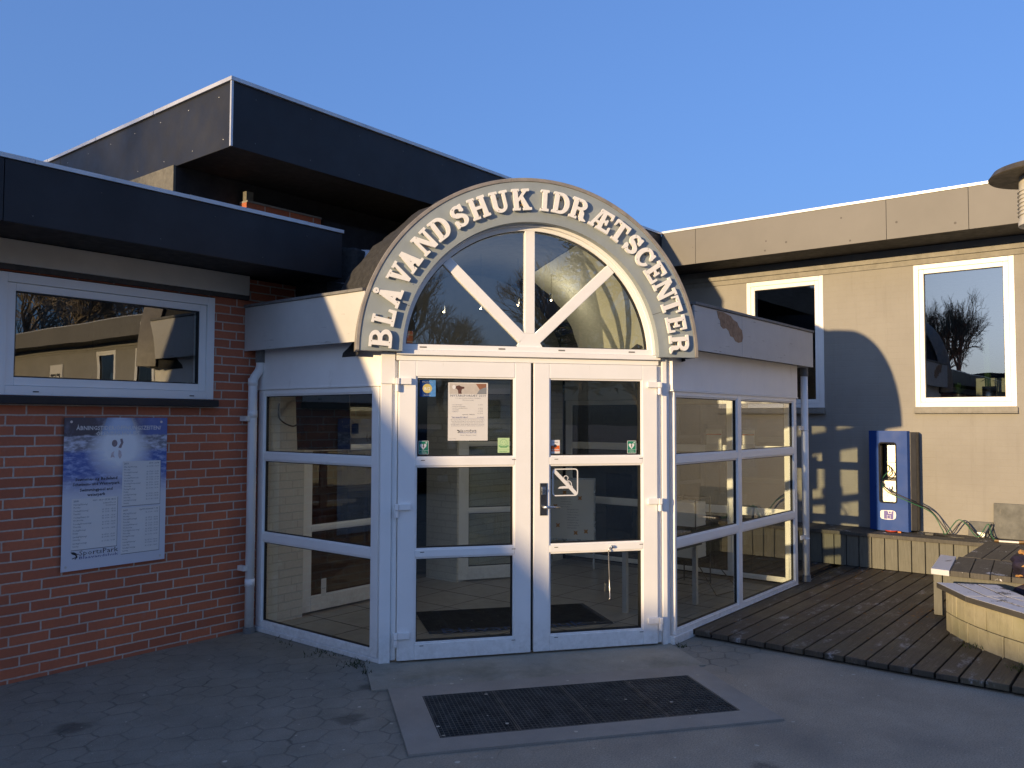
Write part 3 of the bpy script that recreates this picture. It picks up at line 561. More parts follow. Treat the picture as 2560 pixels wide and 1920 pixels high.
# arch window
CT, CZ = 1.072, 2.195
aw = sub('arch_window', PO, DOOR(CT, 0, 2.26)); mb = MB()
mb.farc(DOOR, CT, CZ, .932, .962, 3.9, 176.1, -.03, .034); mb.farc(DOOR, CT, CZ, .963, 1.0, 1.3, 178.7, -.03, .052); obj('frame', mb, 'white_pvc', aw, bev=.003)
mb = MB(); mb.farc(DOOR, CT, CZ, .925, .934, 4.2, 175.8, -.02, .016); mb.fbox(DOOR, CT-.93, CT+.93, -.02, .016, 2.2585, 2.265); obj('glazing_seal', mb, 'seal', aw)
def bar(mb, p, q, w_, o0, o1):
    p = Vector(p); q = Vector(q); d = (q-p).normalized(); m = Vector((-d.y, d.x))*w_/2; mb.fprism(DOOR, [tuple(p-m), tuple(q-m), tuple(q+m), tuple(p+m)], o0, o1)
bars = MB(); bar(bars, (1.062, 2.36), (1.062, 3.13), .076, -.02, .030); obj('mullion', bars, 'white_pvc', aw, bev=.003)
for (a, b) in (((1.008, 2.318), (.435, 2.873)), ((1.116, 2.318), (1.705, 2.873))):
    m = MB(); bar(m, a, b, .078, -.02, .029); obj('mullion', m, 'white_pvc', aw, bev=.003)
m = MB(); m.fprism(DOOR, [(.965, 2.259), (1.16, 2.259), (1.145, 2.285), (1.1, 2.345), (1.1, 2.36), (1.024, 2.36), (1.024, 2.345), (.98, 2.285)], -.02, .0285); obj('mullion', m, 'white_pvc', aw)
m = MB(); pts = [(CT+.95*math.cos(R(a)), CZ+.95*math.sin(R(a))) for a in range(4, 177, 4)]; m.poly(DOOR, pts, 0.0); obj('glass', m, 'arch_glass', aw)
# side glazing: left, right and return
ROW2 = [(.095, .715), (.808, 1.372), (1.458, 1.900)]
g_ = leaf(PO, LP, .03, 1.49, .035, 1.955, ROW2, .088, .05, -.04, .012, name='side_glazing', mid=()); g_['label'] = 'single column side glazing beside the red brick'
g_ = leaf(PO, RP, 1.80, 4.40, .06, 1.955, [(.112, .715), (.808, 1.365), (1.456, 1.895)], .048, .05, -.04, .012, name='side_glazing', mid=[(2.975, 3.088)], gl='glass'); g_['label'] = 'two column side glazing facing the timber deck'
leaf(PO, SP, -2.86, -.02, .06, 1.955, [(.115, .715), (.808, 1.365), (1.456, 1.895)], .10, .05, -.04, .012, name='side_glazing', mid=[(-2.21, -2.13), (-1.12, -1.04)])
mb = MB(); mb.box(4.36, 4.418, -2.86, -2.81, 0.0, 2.28); mb.box(4.402, 4.46, -2.872, -2.866+.05, .0, 1.96); obj('corner_post', mb, 'white_pvc', PO, bev=.003)
# plinths under side glazing
mb = MB(); mb.fbox(LP, .0, 1.53, -.06, .03, 0, .034); obj('threshold', mb, 'white_paint', PO, bev=.004)
mb = MB(); mb.fbox(RP, 1.75, 4.44, -.06, .03, .0, .059); obj('threshold', mb, 'white_paint', PO, bev=.004)
# frieze boards
mb = MB(); mb.fbox(LP, .0, 1.535, -.03, .02, 1.958, 2.285); mb.fbox(LP, 0, 1.53, -.03, .026, 1.956, 1.972); obj('frieze', mb, 'white_paint', PO, bev=.002)
mb = MB(); mb.fbox(RP, 1.76, 4.46, -.03, .02, 1.958, 2.285); mb.fbox(RP, 1.76, 4.465, -.03, .026, 1.945, 1.957); obj('frieze', mb, 'white_paint', PO, bev=.002)
mb = MB(); mb.fbox(SP, -2.84, -.0, -.03, .02, 1.958, 2.285); obj('frieze', mb, 'white_paint', PO)
# roof and fascia
def clip(poly, nrm, d):                    # keep nrm.p <= d
    out = []
    for i, p in enumerate(poly):
        q = poly[(i+1) % len(poly)]; a = nrm[0]*p[0]+nrm[1]*p[1]-d; b = nrm[0]*q[0]+nrm[1]*q[1]-d
        if a <= 0: out.append(p)
        if (a < 0 < b) or (b < 0 < a): k = a/(a-b); out.append((p[0]+(q[0]-p[0])*k, p[1]+(q[1]-p[1])*k))
    return out
B2 = (0, -1.5393); ut = (U.x, U.y); base = B2[0]*ut[0]+B2[1]*ut[1]
foot = [(-.12, .0), (-.12, -1.49), (1.88, -2.985), (4.57, -2.985), (4.57, 0)]
lft = clip(foot, ut, base+.08); rgt = clip(foot, (-ut[0], -ut[1]), -(base+2.06))
mb = MB()
for pg in (lft, rgt): mb.prism(pg, 2.29, 2.60)
obj('flat_roof', mb, 'felt', PO)
mb = MB(); mb.box(-.14, -.121, -1.475, -.005, 2.272, 2.628); obj('fascia', mb, 'porch_fascia', PO, 'shorter fascia half in warm sunlight', bev=.002)
mb = MB(); mb.box(1.90, 2.805, -3.006, -2.987, 2.27, 2.625); mb.box(2.808, 4.59, -3.006, -2.987, 2.27, 2.625); mb.box(4.571, 4.59, -2.985, 0, 2.27, 2.625); obj('fascia', mb, 'porch_fascia', PO, 'longer shaded fascia with a patch of peeled paint', bev=.002)
obj('roof_edge_capping', MB().box(-.152, -.06, -1.46, -.0, 2.63, 2.652), 'grey_cap', PO, bev=.003)
mb = MB(); mb.box(1.9, 4.602, -3.018, -2.93, 2.628, 2.65); mb.box(4.51, 4.602, -2.928, 0, 2.628, 2.65); obj('roof_edge_capping', mb, 'grey_cap', PO, bev=.003)
rn = random.Random(11); pts = [(2.30, 2.618), (2.33, 2.56), (2.36, 2.545), (2.37, 2.50), (2.42, 2.48), (2.48, 2.49), (2.53, 2.47), (2.56, 2.43), (2.62, 2.425), (2.66, 2.395), (2.73, 2.385), (2.80, 2.40), (2.82, 2.44), (2.80, 2.50), (2.74, 2.52), (2.70, 2.56), (2.62, 2.575), (2.57, 2.60), (2.50, 2.61), (2.42, 2.619)]
plain('peeled', (.32, .20, .12), .85, var=.3, sc=25, bump=.6, stain=(.36, .34, .3)); mb = MB(); mb.fprism(F((0, -3.006, 0), (1, 0, 0)), pts, .0005, .0025); obj('peeled_paint', mb, 'peeled', PO)
# vault (inside and felt outside)
def vault(r, o0, o1, z, ct=1.072, seg=40, a0=0, a1=180):
    mb = MB(); vs = []; k = 12
    for j in range(k+1):
        for i in range(seg+1):
            a = R(a0+(a1-a0)*i/seg); rr = r*(1+.004*math.sin(j*2.1+i*.9)); vs.append(DOOR(ct+rr*math.cos(a), o0+(o1-o0)*j/k, z+rr*math.sin(a)))
    mb.add(vs, [(j*(seg+1)+i, j*(seg+1)+i+1, (j+1)*(seg+1)+i+1, (j+1)*(seg+1)+i) for j in range(k) for i in range(seg)]); return mb
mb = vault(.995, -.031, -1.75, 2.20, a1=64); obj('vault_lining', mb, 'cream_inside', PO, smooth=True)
mb = vault(.995, -.031, -2.3, 2.20, a0=64.3); obj('vault_lining', mb, 'vault_shade', PO, 'upper lining of the vault with its shade painted dark', smooth=True)  # unlit share of the cream lining, painted dark
mb = MB(); mb.add([DOOR(CT+.995*math.cos(R(a)), -2.3, 2.2+.995*math.sin(R(a))) for a in range(0, 181, 5)], [tuple(range(37))]); obj('vault_end_wall', mb, 'vault_shade', PO)  # dark sheet for the unlit open end towards the lobby
mb = MB(); rn = random.Random(4); prof_ = [(-.0, 1.262), (-.22, 1.27), (-.34, 1.34), (-.55, 1.43), (-.75, 1.45), (-1.1, 1.46), (-1.5, 1.45), (-2.0, 1.45), (-2.6, 1.44)]; sg = 60; vs_ = []
for (o_, r_) in prof_:
    for i in range(sg+1):
        a = R(180*i/sg); k_ = r_+(rn.uniform(-.012, .012)+.02*math.sin(a*9+o_*5) if o_ < -.3 else 0); vs_.append(DOOR(CT+k_*math.cos(a), o_, 2.18+k_*math.sin(a)*(1 if o_ > -.3 else .98)))
mb.add(vs_, [(j*(sg+1)+i, j*(sg+1)+i+1, (j+1)*(sg+1)+i+1, (j+1)*(sg+1)+i) for j in range(len(prof_)-1) for i in range(sg)]); obj('vault_covering', mb, 'felt', PO, smooth=True)
mb = MB(); fp = [(.36, .05), (.36, -.42), (.52, -.62), (.82, -.50), (1.1, .0)]; mb.prism(fp[::-1], 2.60, 3.16); obj('felt_upstand', mb, 'felt', PO, bev=.03)
mb = MB(); mb.add([(.40, -.47, 2.86), (.53, -.64, 2.84), (.70, -.60, 3.165), (.56, -.42, 3.175)], [(0, 1, 2, 3)]); obj('frost_patch', mb, 'frosted_felt', PO, flip=False)
mb = MB()
for pg in (clip([(.03, 0), (.03, -1.5), (1.8, -2.84), (4.38, -2.84), (4.38, 0)], ut, base+.08), clip([(.03, 0), (.03, -1.5), (1.8, -2.84), (4.38, -2.84), (4.38, 0)], (-ut[0], -ut[1]), -(base+2.06))): mb.prism(pg, 2.262, 2.284)
obj('ceiling', mb, 'cream_inside', PO)
mb = MB(); mb.fquad(DOOR, .08, 2.06, -2.31, 2.15, 2.30); obj('vault_beam', mb, 'cream_inside', PO)
for (t_, o_, z_, nm_) in ((.62, -1.2, 2.66, 'leftmost'), (.95, -1.2, 2.70, 'second from left'), (1.29, -1.2, 2.745, 'third from left'), (1.60, -1.2, 2.80, 'rightmost')):
    mb = MB(); mb.blob(DOOR(t_, o_, z_), (.008, .008, .008), 1, 0, 2); mb2 = MB(); mb2.tube([DOOR(t_, o_, z_+.012), DOOR(t_, o_, z_+.055)], .012, 10); o = thing('ceiling_spotlight', 'small lit spotlight under the porch vault, ' + nm_ + ' of the four', 'lamp', DOOR(t_, o_, z_), 'spotlights under the vault'); obj('bulb', mb, 'bulb', o); ld = bpy.data.lights.new('spotlight_light', 'POINT'); ld.energy = 1.0; ld.color = (1, .86, .66); ld.shadow_soft_size = .03; lo = bpy.data.objects.new('spotlight_light', ld); COL.objects.link(lo); lo.location = DOOR(t_, o_, z_-.04); obj('housing', mb2, 'steel', o); mb3 = MB(); mb3.tube([DOOR(t_, o_, z_+.055), DOOR(t_, o_, 2.2+math.sqrt(.99**2-(t_-CT)**2))], .0015, 5); obj('cord', mb3, 'seal', o)
# downpipes
mb = MB(); mb.tube([(-.032, -.075, 2.285), (-.032, -.075, 2.15)] + [(-.032-.066*(1-math.cos(math.pi*k/8))/2, -.072, 2.15-.13*k/8) for k in range(1, 9)] + [(-.098, -.07, 1.98), (-.098, -.07, .045)], .036, 18)
for z in (2.02, 1.76, .40): mb.tube([(-.098, -.07, z-.03), (-.098, -.07, z+.03)], .0395, 18)
dp = obj('downpipe', mb, 'white_pvc', PO, 'white downpipe with a swan neck beside the red brick', smooth=True)
obj('collar', MB().tube([(-.098, -.07, 0), (-.098, -.07, .05)], .047, 18), 'grey_cap', dp); obj('collar', MB().tube([(-.032, -.075, 2.18), (-.032, -.075, 2.29)], .042, 18), 'grey_cap', dp)
for z in (1.72, .52): obj('bracket', MB().box(-.17, -.13, -.09, -.001, z-.02, z+.02), 'white_plastic', dp, bev=.003)
px, py = 4.62, -2.90
mb = MB(); mb.tube([(px, py, 2.27), (px, py, .10)], .036, 18)
for z in (1.62, .50): mb.tube([(px, py, z-.006), (px, py, z+.006)], .0385, 18)
dp = obj('downpipe', mb, 'white_pvc', PO, 'straight white downpipe beside the timber deck', smooth=True)
obj('collar', MB().tube([(px, py, .06), (px, py, .125)], .045, 18), 'grey_cap', dp); obj('collar', MB().tube([(px, py, 2.18), (px, py, 2.27)], .041, 18), 'grey_cap', dp)
for z in (1.64, .52): obj('bracket', MB().box(4.47, px, py-.008, py+.008, z-.02, z+.02), 'white_plastic', dp)

# ------------------------------------------------------------------ arched sign
AS = thing('arched_sign', 'half round grey sign board reading BLÅVANDSHUK IDRÆTSCENTER over the doors', 'sign', DOOR(1.086, .1, 2.2)); SC, SZ = 1.083, 2.200
mb = MB(); mb.farc(DOOR, SC, SZ, .975, 1.272, 0, 180, .055, .12, 96); obj('board', mb, 'sign_board', AS)
mb = MB(); mb.farc(DOOR, SC, SZ, 1.273, 1.30, 0, 180, -.06, .128, 96); obj('rim', mb, 'sign_rim', AS, bev=.004)
mb = MB()
for a in (161, 19): mb.fprism(DOOR, [(SC+r_*math.cos(R(a)), SZ+r_*math.sin(R(a))+dz) for r_, dz in ((.976, 0), (1.271, 0), (1.271, .003), (.976, .003))][::(1 if a < 90 else -1)], .1202, .1212)
obj('board_joint', mb, 'dark_wood', AS)

# glyphs by signed distance + marching squares
def bx(x0, y0, x1, y1): return lambda x, y: max(x0-x, x-x1, y0-y, y-y1)
def pg(*pts):
    es = []
    A = sum(pts[i][0]*pts[(i+1) % len(pts)][1]-pts[(i+1) % len(pts)][0]*pts[i][1] for i in range(len(pts)))
    P = pts if A > 0 else pts[::-1]
    for i in range(len(P)):
        a, b = P[i], P[(i+1) % len(P)]; l = math.hypot(b[0]-a[0], b[1]-a[1]); es.append(((b[1]-a[1])/l, -(b[0]-a[0])/l, a))
    return lambda x, y: max(e[0]*(x-e[2][0])+e[1]*(y-e[2][1]) for e in es)
def el(cx, cy, rx, ry): return lambda x, y: (math.hypot((x-cx)/rx, (y-cy)/ry)-1)*min(rx, ry)
def un(*f): return lambda x, y: min(g(x, y) for g in f)
def it(*f): return lambda x, y: max(g(x, y) for g in f)
def sb(a, *b): return lambda x, y: max([a(x, y)]+[-g(x, y) for g in b])
def stem(x, w_=.19, y0=0, y1=1, s=.09, h=.10): return un(bx(x, y0, x+w_, y1), *( [bx(x-s, y0, x+w_+s, y0+h)] if s else []), *([bx(x-s, y1-h, x+w_+s, y1)] if s else []))
def notch(x, w_=.035, y0=-.1, y1=.11): return bx(x-w_/2, y0, x+w_/2, y1)
Wd = {}
def G(ch):
    if ch == 'B': Wd[ch] = .80; return sb(un(stem(.09), it(un(el(.40, .745, .33, .255), bx(.1, .49, .42, 1)), bx(.2, .4, 1, 1)), it(un(el(.42, .275, .38, .275), bx(.1, 0, .44, .55)), bx(.2, 0, 1, .6))), it(el(.40, .745, .165, .14), bx(.28, 0, 1, 1)), it(bx(.28, .605, .41, .885), bx(.28, 0, 1, 1)), it(el(.43, .275, .19, .165), bx(.28, 0, 1, 1)), bx(.28, .11, .43, .44))
    if ch == 'L': Wd[ch] = .74; return un(stem(.09), bx(.09, 0, .72, .12), pg((.58, .1), (.72, .1), (.72, .34), (.64, .34)))
    if ch in 'AÅ':
        Wd[ch] = .86; f = un(sb(pg((.10, .05), (.34, 1), (.52, 1), (.76, .05)), pg((.20, -.1), (.33, .24), (.53, .24), (.53, -.1)), pg((.37, .36), (.425, .66), (.50, .36))), bx(0, 0, .32, .1), bx(.46, 0, .86, .1), pg((.50, .05), (.72, .05), (.5, 1), (.34, 1)))
        return un(f, sb(el(.43, 1.17, .12, .12), el(.43, 1.17, .045, .045))) if ch == 'Å' else f
    if ch == 'V': Wd[ch] = .84; return sb(un(pg((.08, 1), (.30, 1), (.50, .0), (.36, .0)), pg((.36, 0), (.50, 0), (.78, 1), (.66, 1)), bx(0, .9, .40, 1), bx(.54, .9, .86, 1)), notch(.47, .04, .5, 1.1))
    if ch == 'N': Wd[ch] = .88; return un(bx(.08, 0, .20, 1), bx(.68, 0, .80, 1), pg((.05, 1), (.27, 1), (.80, 0), (.60, 0)), bx(0, .9, .26, 1), bx(0, 0, .30, .1), bx(.56, .9, .90, 1))
    if ch == 'D': Wd[ch] = .84; return sb(un(stem(.09), it(un(el(.38, .5, .44, .5), bx(.1, 0, .40, 1)), bx(.2, 0, 1, 1))), it(el(.38, .5, .245, .38), bx(.28, 0, 1, 1)), bx(.28, .12, .39, .88))
    if ch == 'S':
        Wd[ch] = .70; r1 = sb(el(.35, .715, .31, .285), el(.35, .725, .15, .155), it(bx(.35, .3, 1, .70))); r2 = sb(el(.36, .285, .33, .285), el(.35, .275, .16, .155), bx(-.1, .30, .36, .7))
        return un(r1, r2, pg((.10, .62), (.22, .50), (.62, .36), (.56, .52), (.30, .66)), bx(.55, .66, .65, 1.0), bx(.04, 0, .13, .34))
    if ch == 'H': Wd[ch] = .88; return sb(un(stem(.08, .19, 0, 1, .07), stem(.60, .19, 0, 1, .07), bx(.2, .44, .7, .56)))
    if ch == 'U': Wd[ch] = .86; return un(bx(.08, .3, .27, 1), bx(.62, .3, .74, 1), bx(0, .9, .36, 1), bx(.52, .9, .86, 1), it(sb(el(.41, .33, .33, .33), el(.445, .34, .175, .20)), bx(0, -.1, 1, .345)))
    if ch == 'K': Wd[ch] = .88; return un(stem(.08, .19, 0, 1, .07), pg((.25, .36), (.25, .50), (.62, .95), (.76, .95)), pg((.38, .56), (.50, .68), (.82, .05), (.60, .05)), bx(.50, .9, .84, 1), bx(.50, 0, .90, .1))
    if ch == 'I': Wd[ch] = .42; return stem(.11, .19, 0, 1, .10)
    if ch == 'R': Wd[ch] = .86; return un(sb(un(stem(.09), it(un(el(.42, .73, .34, .27), bx(.1, .46, .44, 1)), bx(.2, .4, 1, 1))), it(el(.42, .73, .165, .15), bx(.28, 0, 1, 1)), bx(.28, .58, .42, .88)), it(un(el(.42, .30, .28, .22), bx(.3, .08, .42, .52)), bx(.50, .12, .70, .5)), bx(.51, .1, .70, .32), pg((.51, .14), (.68, .14), (.86, .02), (.84, .0), (.62, -.02), (.54, .04)))
    if ch == 'Æ': Wd[ch] = 1.12; return un(pg((.08, .05), (.20, .05), (.52, 1), (.40, 1)), bx(0, 0, .28, .1), bx(.22, .28, .6, .38), bx(.50, 0, .68, 1), bx(.36, .88, 1.06, 1), bx(.42, 0, 1.10, .12), bx(.6, .44, .84, .54), bx(.80, .36, .88, .62), pg((.98, 1), (1.06, 1), (1.06, .72), (.99, .72)), pg((1.0, 0), (1.10, 0), (1.10, .32), (1.03, .32)))
    if ch == 'T': Wd[ch] = .84; return un(stem(.325, .19, 0, 1, 0), bx(.22, 0, .62, .1), bx(.02, .88, .82, 1), pg((.02, .95), (.12, .95), (.08, .68), (.02, .68)), pg((.72, .95), (.82, .95), (.82, .68), (.76, .68)))
    if ch == 'C': Wd[ch] = .80; return un(sb(el(.42, .5, .41, .5), el(.45, .5, .23, .38), bx(.55, .33, 1, .68)), bx(.68, .62, .78, .97))
    if ch == 'E': Wd[ch] = .80; return un(stem(.09), bx(.09, .88, .72, 1), bx(.09, 0, .76, .12), bx(.25, .45, .50, .55), bx(.46, .36, .54, .64), pg((.62, 1), (.72, 1), (.72, .70), (.65, .70)), pg((.64, 0), (.76, 0), (.76, .34), (.68, .34)))
def glyph(ch, res=44):
    f = G(ch); wd = Wd[ch]; x0, x1, y0, y1 = -.04, wd+.05, -.05, (1.33 if ch == 'Å' else 1.05); h = 1.0/res; nx = int((x1-x0)/h)+2; ny = int((y1-y0)/h)+2
    val = [[f(x0+i*h, y0+j*h)-.013+1e-7 for j in range(ny+1)] for i in range(nx+1)]; vid = {}; vs = []; fs = []; bd = []
    def P(key, p):
        if key not in vid: vid[key] = len(vs); vs.append(p)
        return vid[key]
    def corner(i, j): return P((i, j), (x0+i*h, y0+j*h))
    def edge(i, j, a, b):
        k = ('e', i, j, a, b); v0 = val[i][j]; v1 = val[i+a][j+b]; q = min(.97, max(.03, v0/(v0-v1))); return P(k, (x0+(i+a*q)*h, y0+(j+b*q)*h))
    for i in range(nx):
        for j in range(ny):
            c = [(i, j), (i+1, j), (i+1, j+1), (i, j+1)]; ins = [val[a][b] < 0 for a, b in c]
            if not any(ins): continue
            es = [(i, j, 1, 0), (i+1, j, 0, 1), (i, j+1, 1, 0), (i, j, 0, 1)]; poly = []; cr = []
            for k in range(4):
                if ins[k]: poly.append(corner(*c[k]))
                if ins[k] != ins[(k+1) % 4]:
                    e_ = edge(*es[k]); poly.append(e_); cr.append((e_, ins[k]))
            if len(poly) >= 3: fs.append(tuple(poly))
            if len(cr) == 2:
                a = [x for x in cr if x[1]][0][0]; b = [x for x in cr if not x[1]][0][0]; bd.append((a, b))
    return vs, fs, bd, wd
GC = {}
def letter(ch, ang, rad=1.133, size=.154):
    if ch not in GC: GC[ch] = glyph(ch)
    vs, fs, bd, wd = GC[ch]; a = R(ang); upv = Vector((math.cos(a), math.sin(a))); rv = Vector((math.sin(a), -math.cos(a))); c = Vector((SC, SZ))+upv*rad
    mb = MB(); n_ = len(vs); pts = [c+rv*(x-wd/2)*size+upv*(y-.5)*size for x, y in vs]
    mb.add([DOOR(p.x, .1555, p.y) for p in pts]+[DOOR(p.x, .1335, p.y) for p in pts], [f for f in fs]+[tuple(i+n_ for i in f[::-1]) for f in fs]+[(b, a_, a_+n_, b+n_) for a_, b in bd])
    o = obj('letter', mb, 'letter_paint', AS, flip=True)
    # stand-off pins
    m2 = MB()
    for s_ in (-.22, .22): q = c+upv*size*s_; m2.tube([DOOR(q.x, .12, q.y), DOOR(q.x, .134, q.y)], .006, 6)
    for s_ in (-.40, .40):
        for r_ in (-.16,): q = c+upv*size*s_+rv*size*r_; m2.tube([DOOR(q.x, .1550, q.y), DOOR(q.x, .1562, q.y)], .0035, 6)
    obj('stud', m2, 'brass', o)
LET = [('B', 175.8), ('L', 167.9), ('Å', 160.3), ('V', 151.9), ('A', 145.6), ('N', 136.9), ('D', 129.0), ('S', 120.8), ('H', 112.7), ('U', 104.4), ('K', 96.1), ('I', 87.0), ('D', 80.6), ('R', 73.2), ('Æ', 63.6), ('T', 55.4), ('S', 48.3), ('C', 41.8), ('E', 34.3), ('N', 26.9), ('T', 20.1), ('E', 12.8), ('R', 5.0)]
for ch, a in LET: letter(ch, a)

# ------------------------------------------------------------------ opening hours board
PB = thing('opening_hours_board', 'opening hours poster board with blue water photo on the red brick wall', 'sign', (-1.535, -.02, .675)); PF = F((-1.535, -.02, .675), (1, 0, 0)); PW, PH = .737, 1.050
obj('board', MB().fbox(PF, 0, PW, -.004, .0, 0, PH), 'board_print', PB)
mb = MB(); put_text(mb, PF, PW*.52, .963, .0012, 'ÅBNINGSTIDER/ÖFFNUNGSZEITEN/', .030, .61, 'CENTER', .012); put_text(mb, PF, PW*.50, .923, .0012, 'OPENING HOURS', .030, .31, 'CENTER', .012); obj('heading', mb, 'st_white', PB, flip=False)
mb = MB()
for i, s_ in enumerate(('Svømme- og Badeland', 'Schwimm- und Wasserpark', 'Swimmingpool and', 'waterpark')): put_text(mb, PF, .225, .612-i*.034-(0 if i < 2 else .006), .0012, s_, .0215, (.29, .325, .225, .125)[i], 'CENTER', .02)
obj('caption', mb, 'ink', PB, flip=False)
days = [('Mandag/Montag/', 'Monday'), ('Tirsdag/Dienstag/', 'Tuesday'), ('Onsdag/Mittwoch/', 'Wednesday'), ('Torsdag/Donnerstag/', 'Thursday'), ('Fredag/Freitag/', 'Friday'), ('Lørdag/Samstag/', 'Saturday'), ('Søndag/Sonntag/', 'Sunday')]
def table(x0, z1, wd, ht, h1, h2, times):
    m = MB(); m.fquad(PF, x0, x0+wd, .0010, z1-ht, z1); tb = obj('timetable', m, 'st_white', PB, flip=False)
    m = MB(); put_text(m, PF, x0+.012, z1-.022, .0018, h1, .012, None, 'LEFT', .02); put_text(m, PF, x0+wd-.012, z1-.022, .0018, h2, .0105, None, 'RIGHT', .015)
    st = (ht-.04)/7
    for i, (a, b) in enumerate(days):
        z = z1-.045-i*st; put_text(m, PF, x0+.012, z, .0018, a, .0105); put_text(m, PF, x0+.012, z-.020, .0018, b, .0105)
        for j, q in enumerate(times[i]): put_text(m, PF, x0+wd-.012, z-j*.017, .0018, q, .0105, None, 'RIGHT')
    obj('lettering', m, 'ink_grey', tb, flip=False)
    m = MB(); m.fquad(PF, x0+.003, x0+wd+.003, .0006, z1-ht-.004, z1-.004); obj('sheet_shadow', m, 'ink_grey', tb, flip=False)  # dark copy of the sheet, shifted to draw its drop shadow
tm = [['kl. 11.00 - 16.00'], ['kl. 07.00 - 09.00', 'kl. 11.00 - 18.30'], ['kl. 11.00 - 15.30', 'kl. 19.00 - 21.00'], ['kl. 07.00 - 09.00', 'kl. 11.00 - 16.30'], ['kl. 11.00 - 16.30'], ['kl. 07.00 - 09.00', 'kl. 10.00 - 15.30'], ['kl. 11.00 - 16.00']]
table(.060, .490, .315, .350, '2018', '02.01 - 25.6 + 27.08 - 28.12', [['Lukket/Closed/', 'Geschlossen']]+tm[1:]); table(.405, .735, .285, .320, '2019', '25.06 - 26.08', tm); table(.405, .400, .285, .325, '2019', 'Uge/Woche/week 7 - 42', tm)
def logo(fr, x, z, wd, off, par):
    m = MB(); put_text(m, fr, x+wd*.17, z+wd*.075, off, 'SportsPark', wd*.11, wd*.83, 'LEFT', -.002)
    m.poly(fr, [(x, z+wd*.165), (x+wd*.07, z+wd*.16), (x+wd*.13, z+wd*.125), (x+wd*.14, z+wd*.085), (x+wd*.10, z+wd*.088), (x+wd*.03, z+wd*.12)], off)
    m.disc(fr, x+wd*.155, z+wd*.105, wd*.014, off, seg=10)
    m.poly(fr, [(x+wd*.10, z+wd*.088), (x+wd*.13, z+wd*.085), (x+wd*.15, z+wd*.05), (x+wd*.10, z+wd*.0), (x+wd*.085, z-wd*.0), (x+wd*.115, z+wd*.045)], off+.0002)
    m.poly(fr, [(x+wd*.115, z+wd*.055), (x+wd*.11, z+wd*.035), (x+wd*.04, z+wd*.015), (x+wd*.03, z+wd*.03)], off+.0004)
    obj('logo', m, 'ink', par, flip=False); m = MB(); put_text(m, fr, x+wd*.17, z, off, 'Blaavandshuk', wd*.058, wd*.83, 'LEFT', 0); obj('logo_subtitle', m, 'ink_blue', par, flip=False)
logo(PF, .060, .075, .325, .0012, PB)
for q in (((.045, 1.02)), ((.69, 1.02)), ((.03, .03)), ((.70, .03))): obj('screw', MB().disc(PF, q[0], q[1], .009, .0016, seg=14), 'trim_metal', PB, flip=False)
mb = MB(); mb.disc(PF, .345, .867, .020, .0008, .025); mb.poly(PF, [(.372, .835), (.392, .832), (.408, .872), (.400, .90), (.384, .897), (.390, .868), (.378, .848)], .0009); obj('swimmer', mb, 'swimmer_brown', PB, flip=False)
mb = MB(); mb.poly(PF, [(.325, .800), (.345, .812), (.338, .785), (.35, .765), (.332, .77), (.318, .765)], .0009); mb.poly(PF, [(.375, .82), (.392, .81), (.398, .775), (.385, .755), (.372, .775)], .0009); obj('swimmer', mb, 'swimmer_skin', PB, flip=False)

# ------------------------------------------------------------------ notices and stickers on the door glass
def sheet(name, label, cat, t0, t1, z0, z1, mat, off=.006, grp=None):
    t = thing(name, label, cat, DOOR((t0+t1)/2, off, z0), grp); m = MB(); m.fbox(DOOR, t0, t1, off-.0004, off, z0, z1); obj('sheet', m, mat, t); return t
nt_ = sheet('paper_notice', 'white paper notice headed NYTÅRSFORSÆT 2019 on the left door glass', 'notice', .455, .750, 1.566, 1.988, 'paper')
mb = MB(); mb.fquad(DOOR, .465, .738, .0066, 1.905, 1.981); obj('photo', mb, 'photo_beige', nt_, flip=False)
mb = MB(); mb.disc(DOOR, .498, 1.955, .013, .0072, .016); obj('dumbbell', mb, 'st_white', nt_, flip=False)
mb = MB(); mb.poly(DOOR, [(.505, 1.945), (.512, 1.962), (.535, 1.968), (.553, 1.960), (.574, 1.957), (.574, 1.945), (.556, 1.940), (.552, 1.925), (.555, 1.906), (.530, 1.906), (.527, 1.93), (.518, 1.942)], .0071); obj('arm', mb, 'photo_brown', nt_, flip=False)
mb = MB(); mb.poly(DOOR, [(.66, 1.981), (.737, 1.981), (.738, 1.955), (.715, 1.948), (.69, 1.935)], .0070); obj('shoulder', mb, 'skin', nt_, flip=False)
mb = MB(); mb.poly(DOOR, [(.667, 1.905), (.738, 1.905), (.738, 1.955), (.715, 1.95), (.685, 1.935)], .0073); obj('vest', mb, 'photo_grey', nt_, flip=False)
mb = MB(); put_text(mb, DOOR, .470, 1.885, .0072, 'NYTÅRSFORSÆT 2019', .0165, .262, 'LEFT', -.003)
put_text(mb, DOOR, .602, 1.872, .0072, 'så er det nu forberedelserne efterfuldes', .0055, .19, 'CENTER'); put_text(mb, DOOR, .602, 1.858, .0072, 'Klar parat nu slag', .006, .08, 'CENTER')
for i, (a, b) in enumerate((('1 personlig træningstid', 'kr. 395,00'), ('m/målrettet træningsprogram', ''), ('1 måneders medlemskab til fitness', 'kr. 440,00'), ('1 sundhedstjek', 'kr. 200,00'), ('1 vægtkontrol', 'kr. 200,00'), ('', 'kr. 1.235,00'))):
    z = 1.824-i*.0125
    if a: put_text(mb, DOOR, .483, z, .0072, a, .006)
    if b: put_text(mb, DOOR, .712, z, .0072, b, .006, None, 'RIGHT')
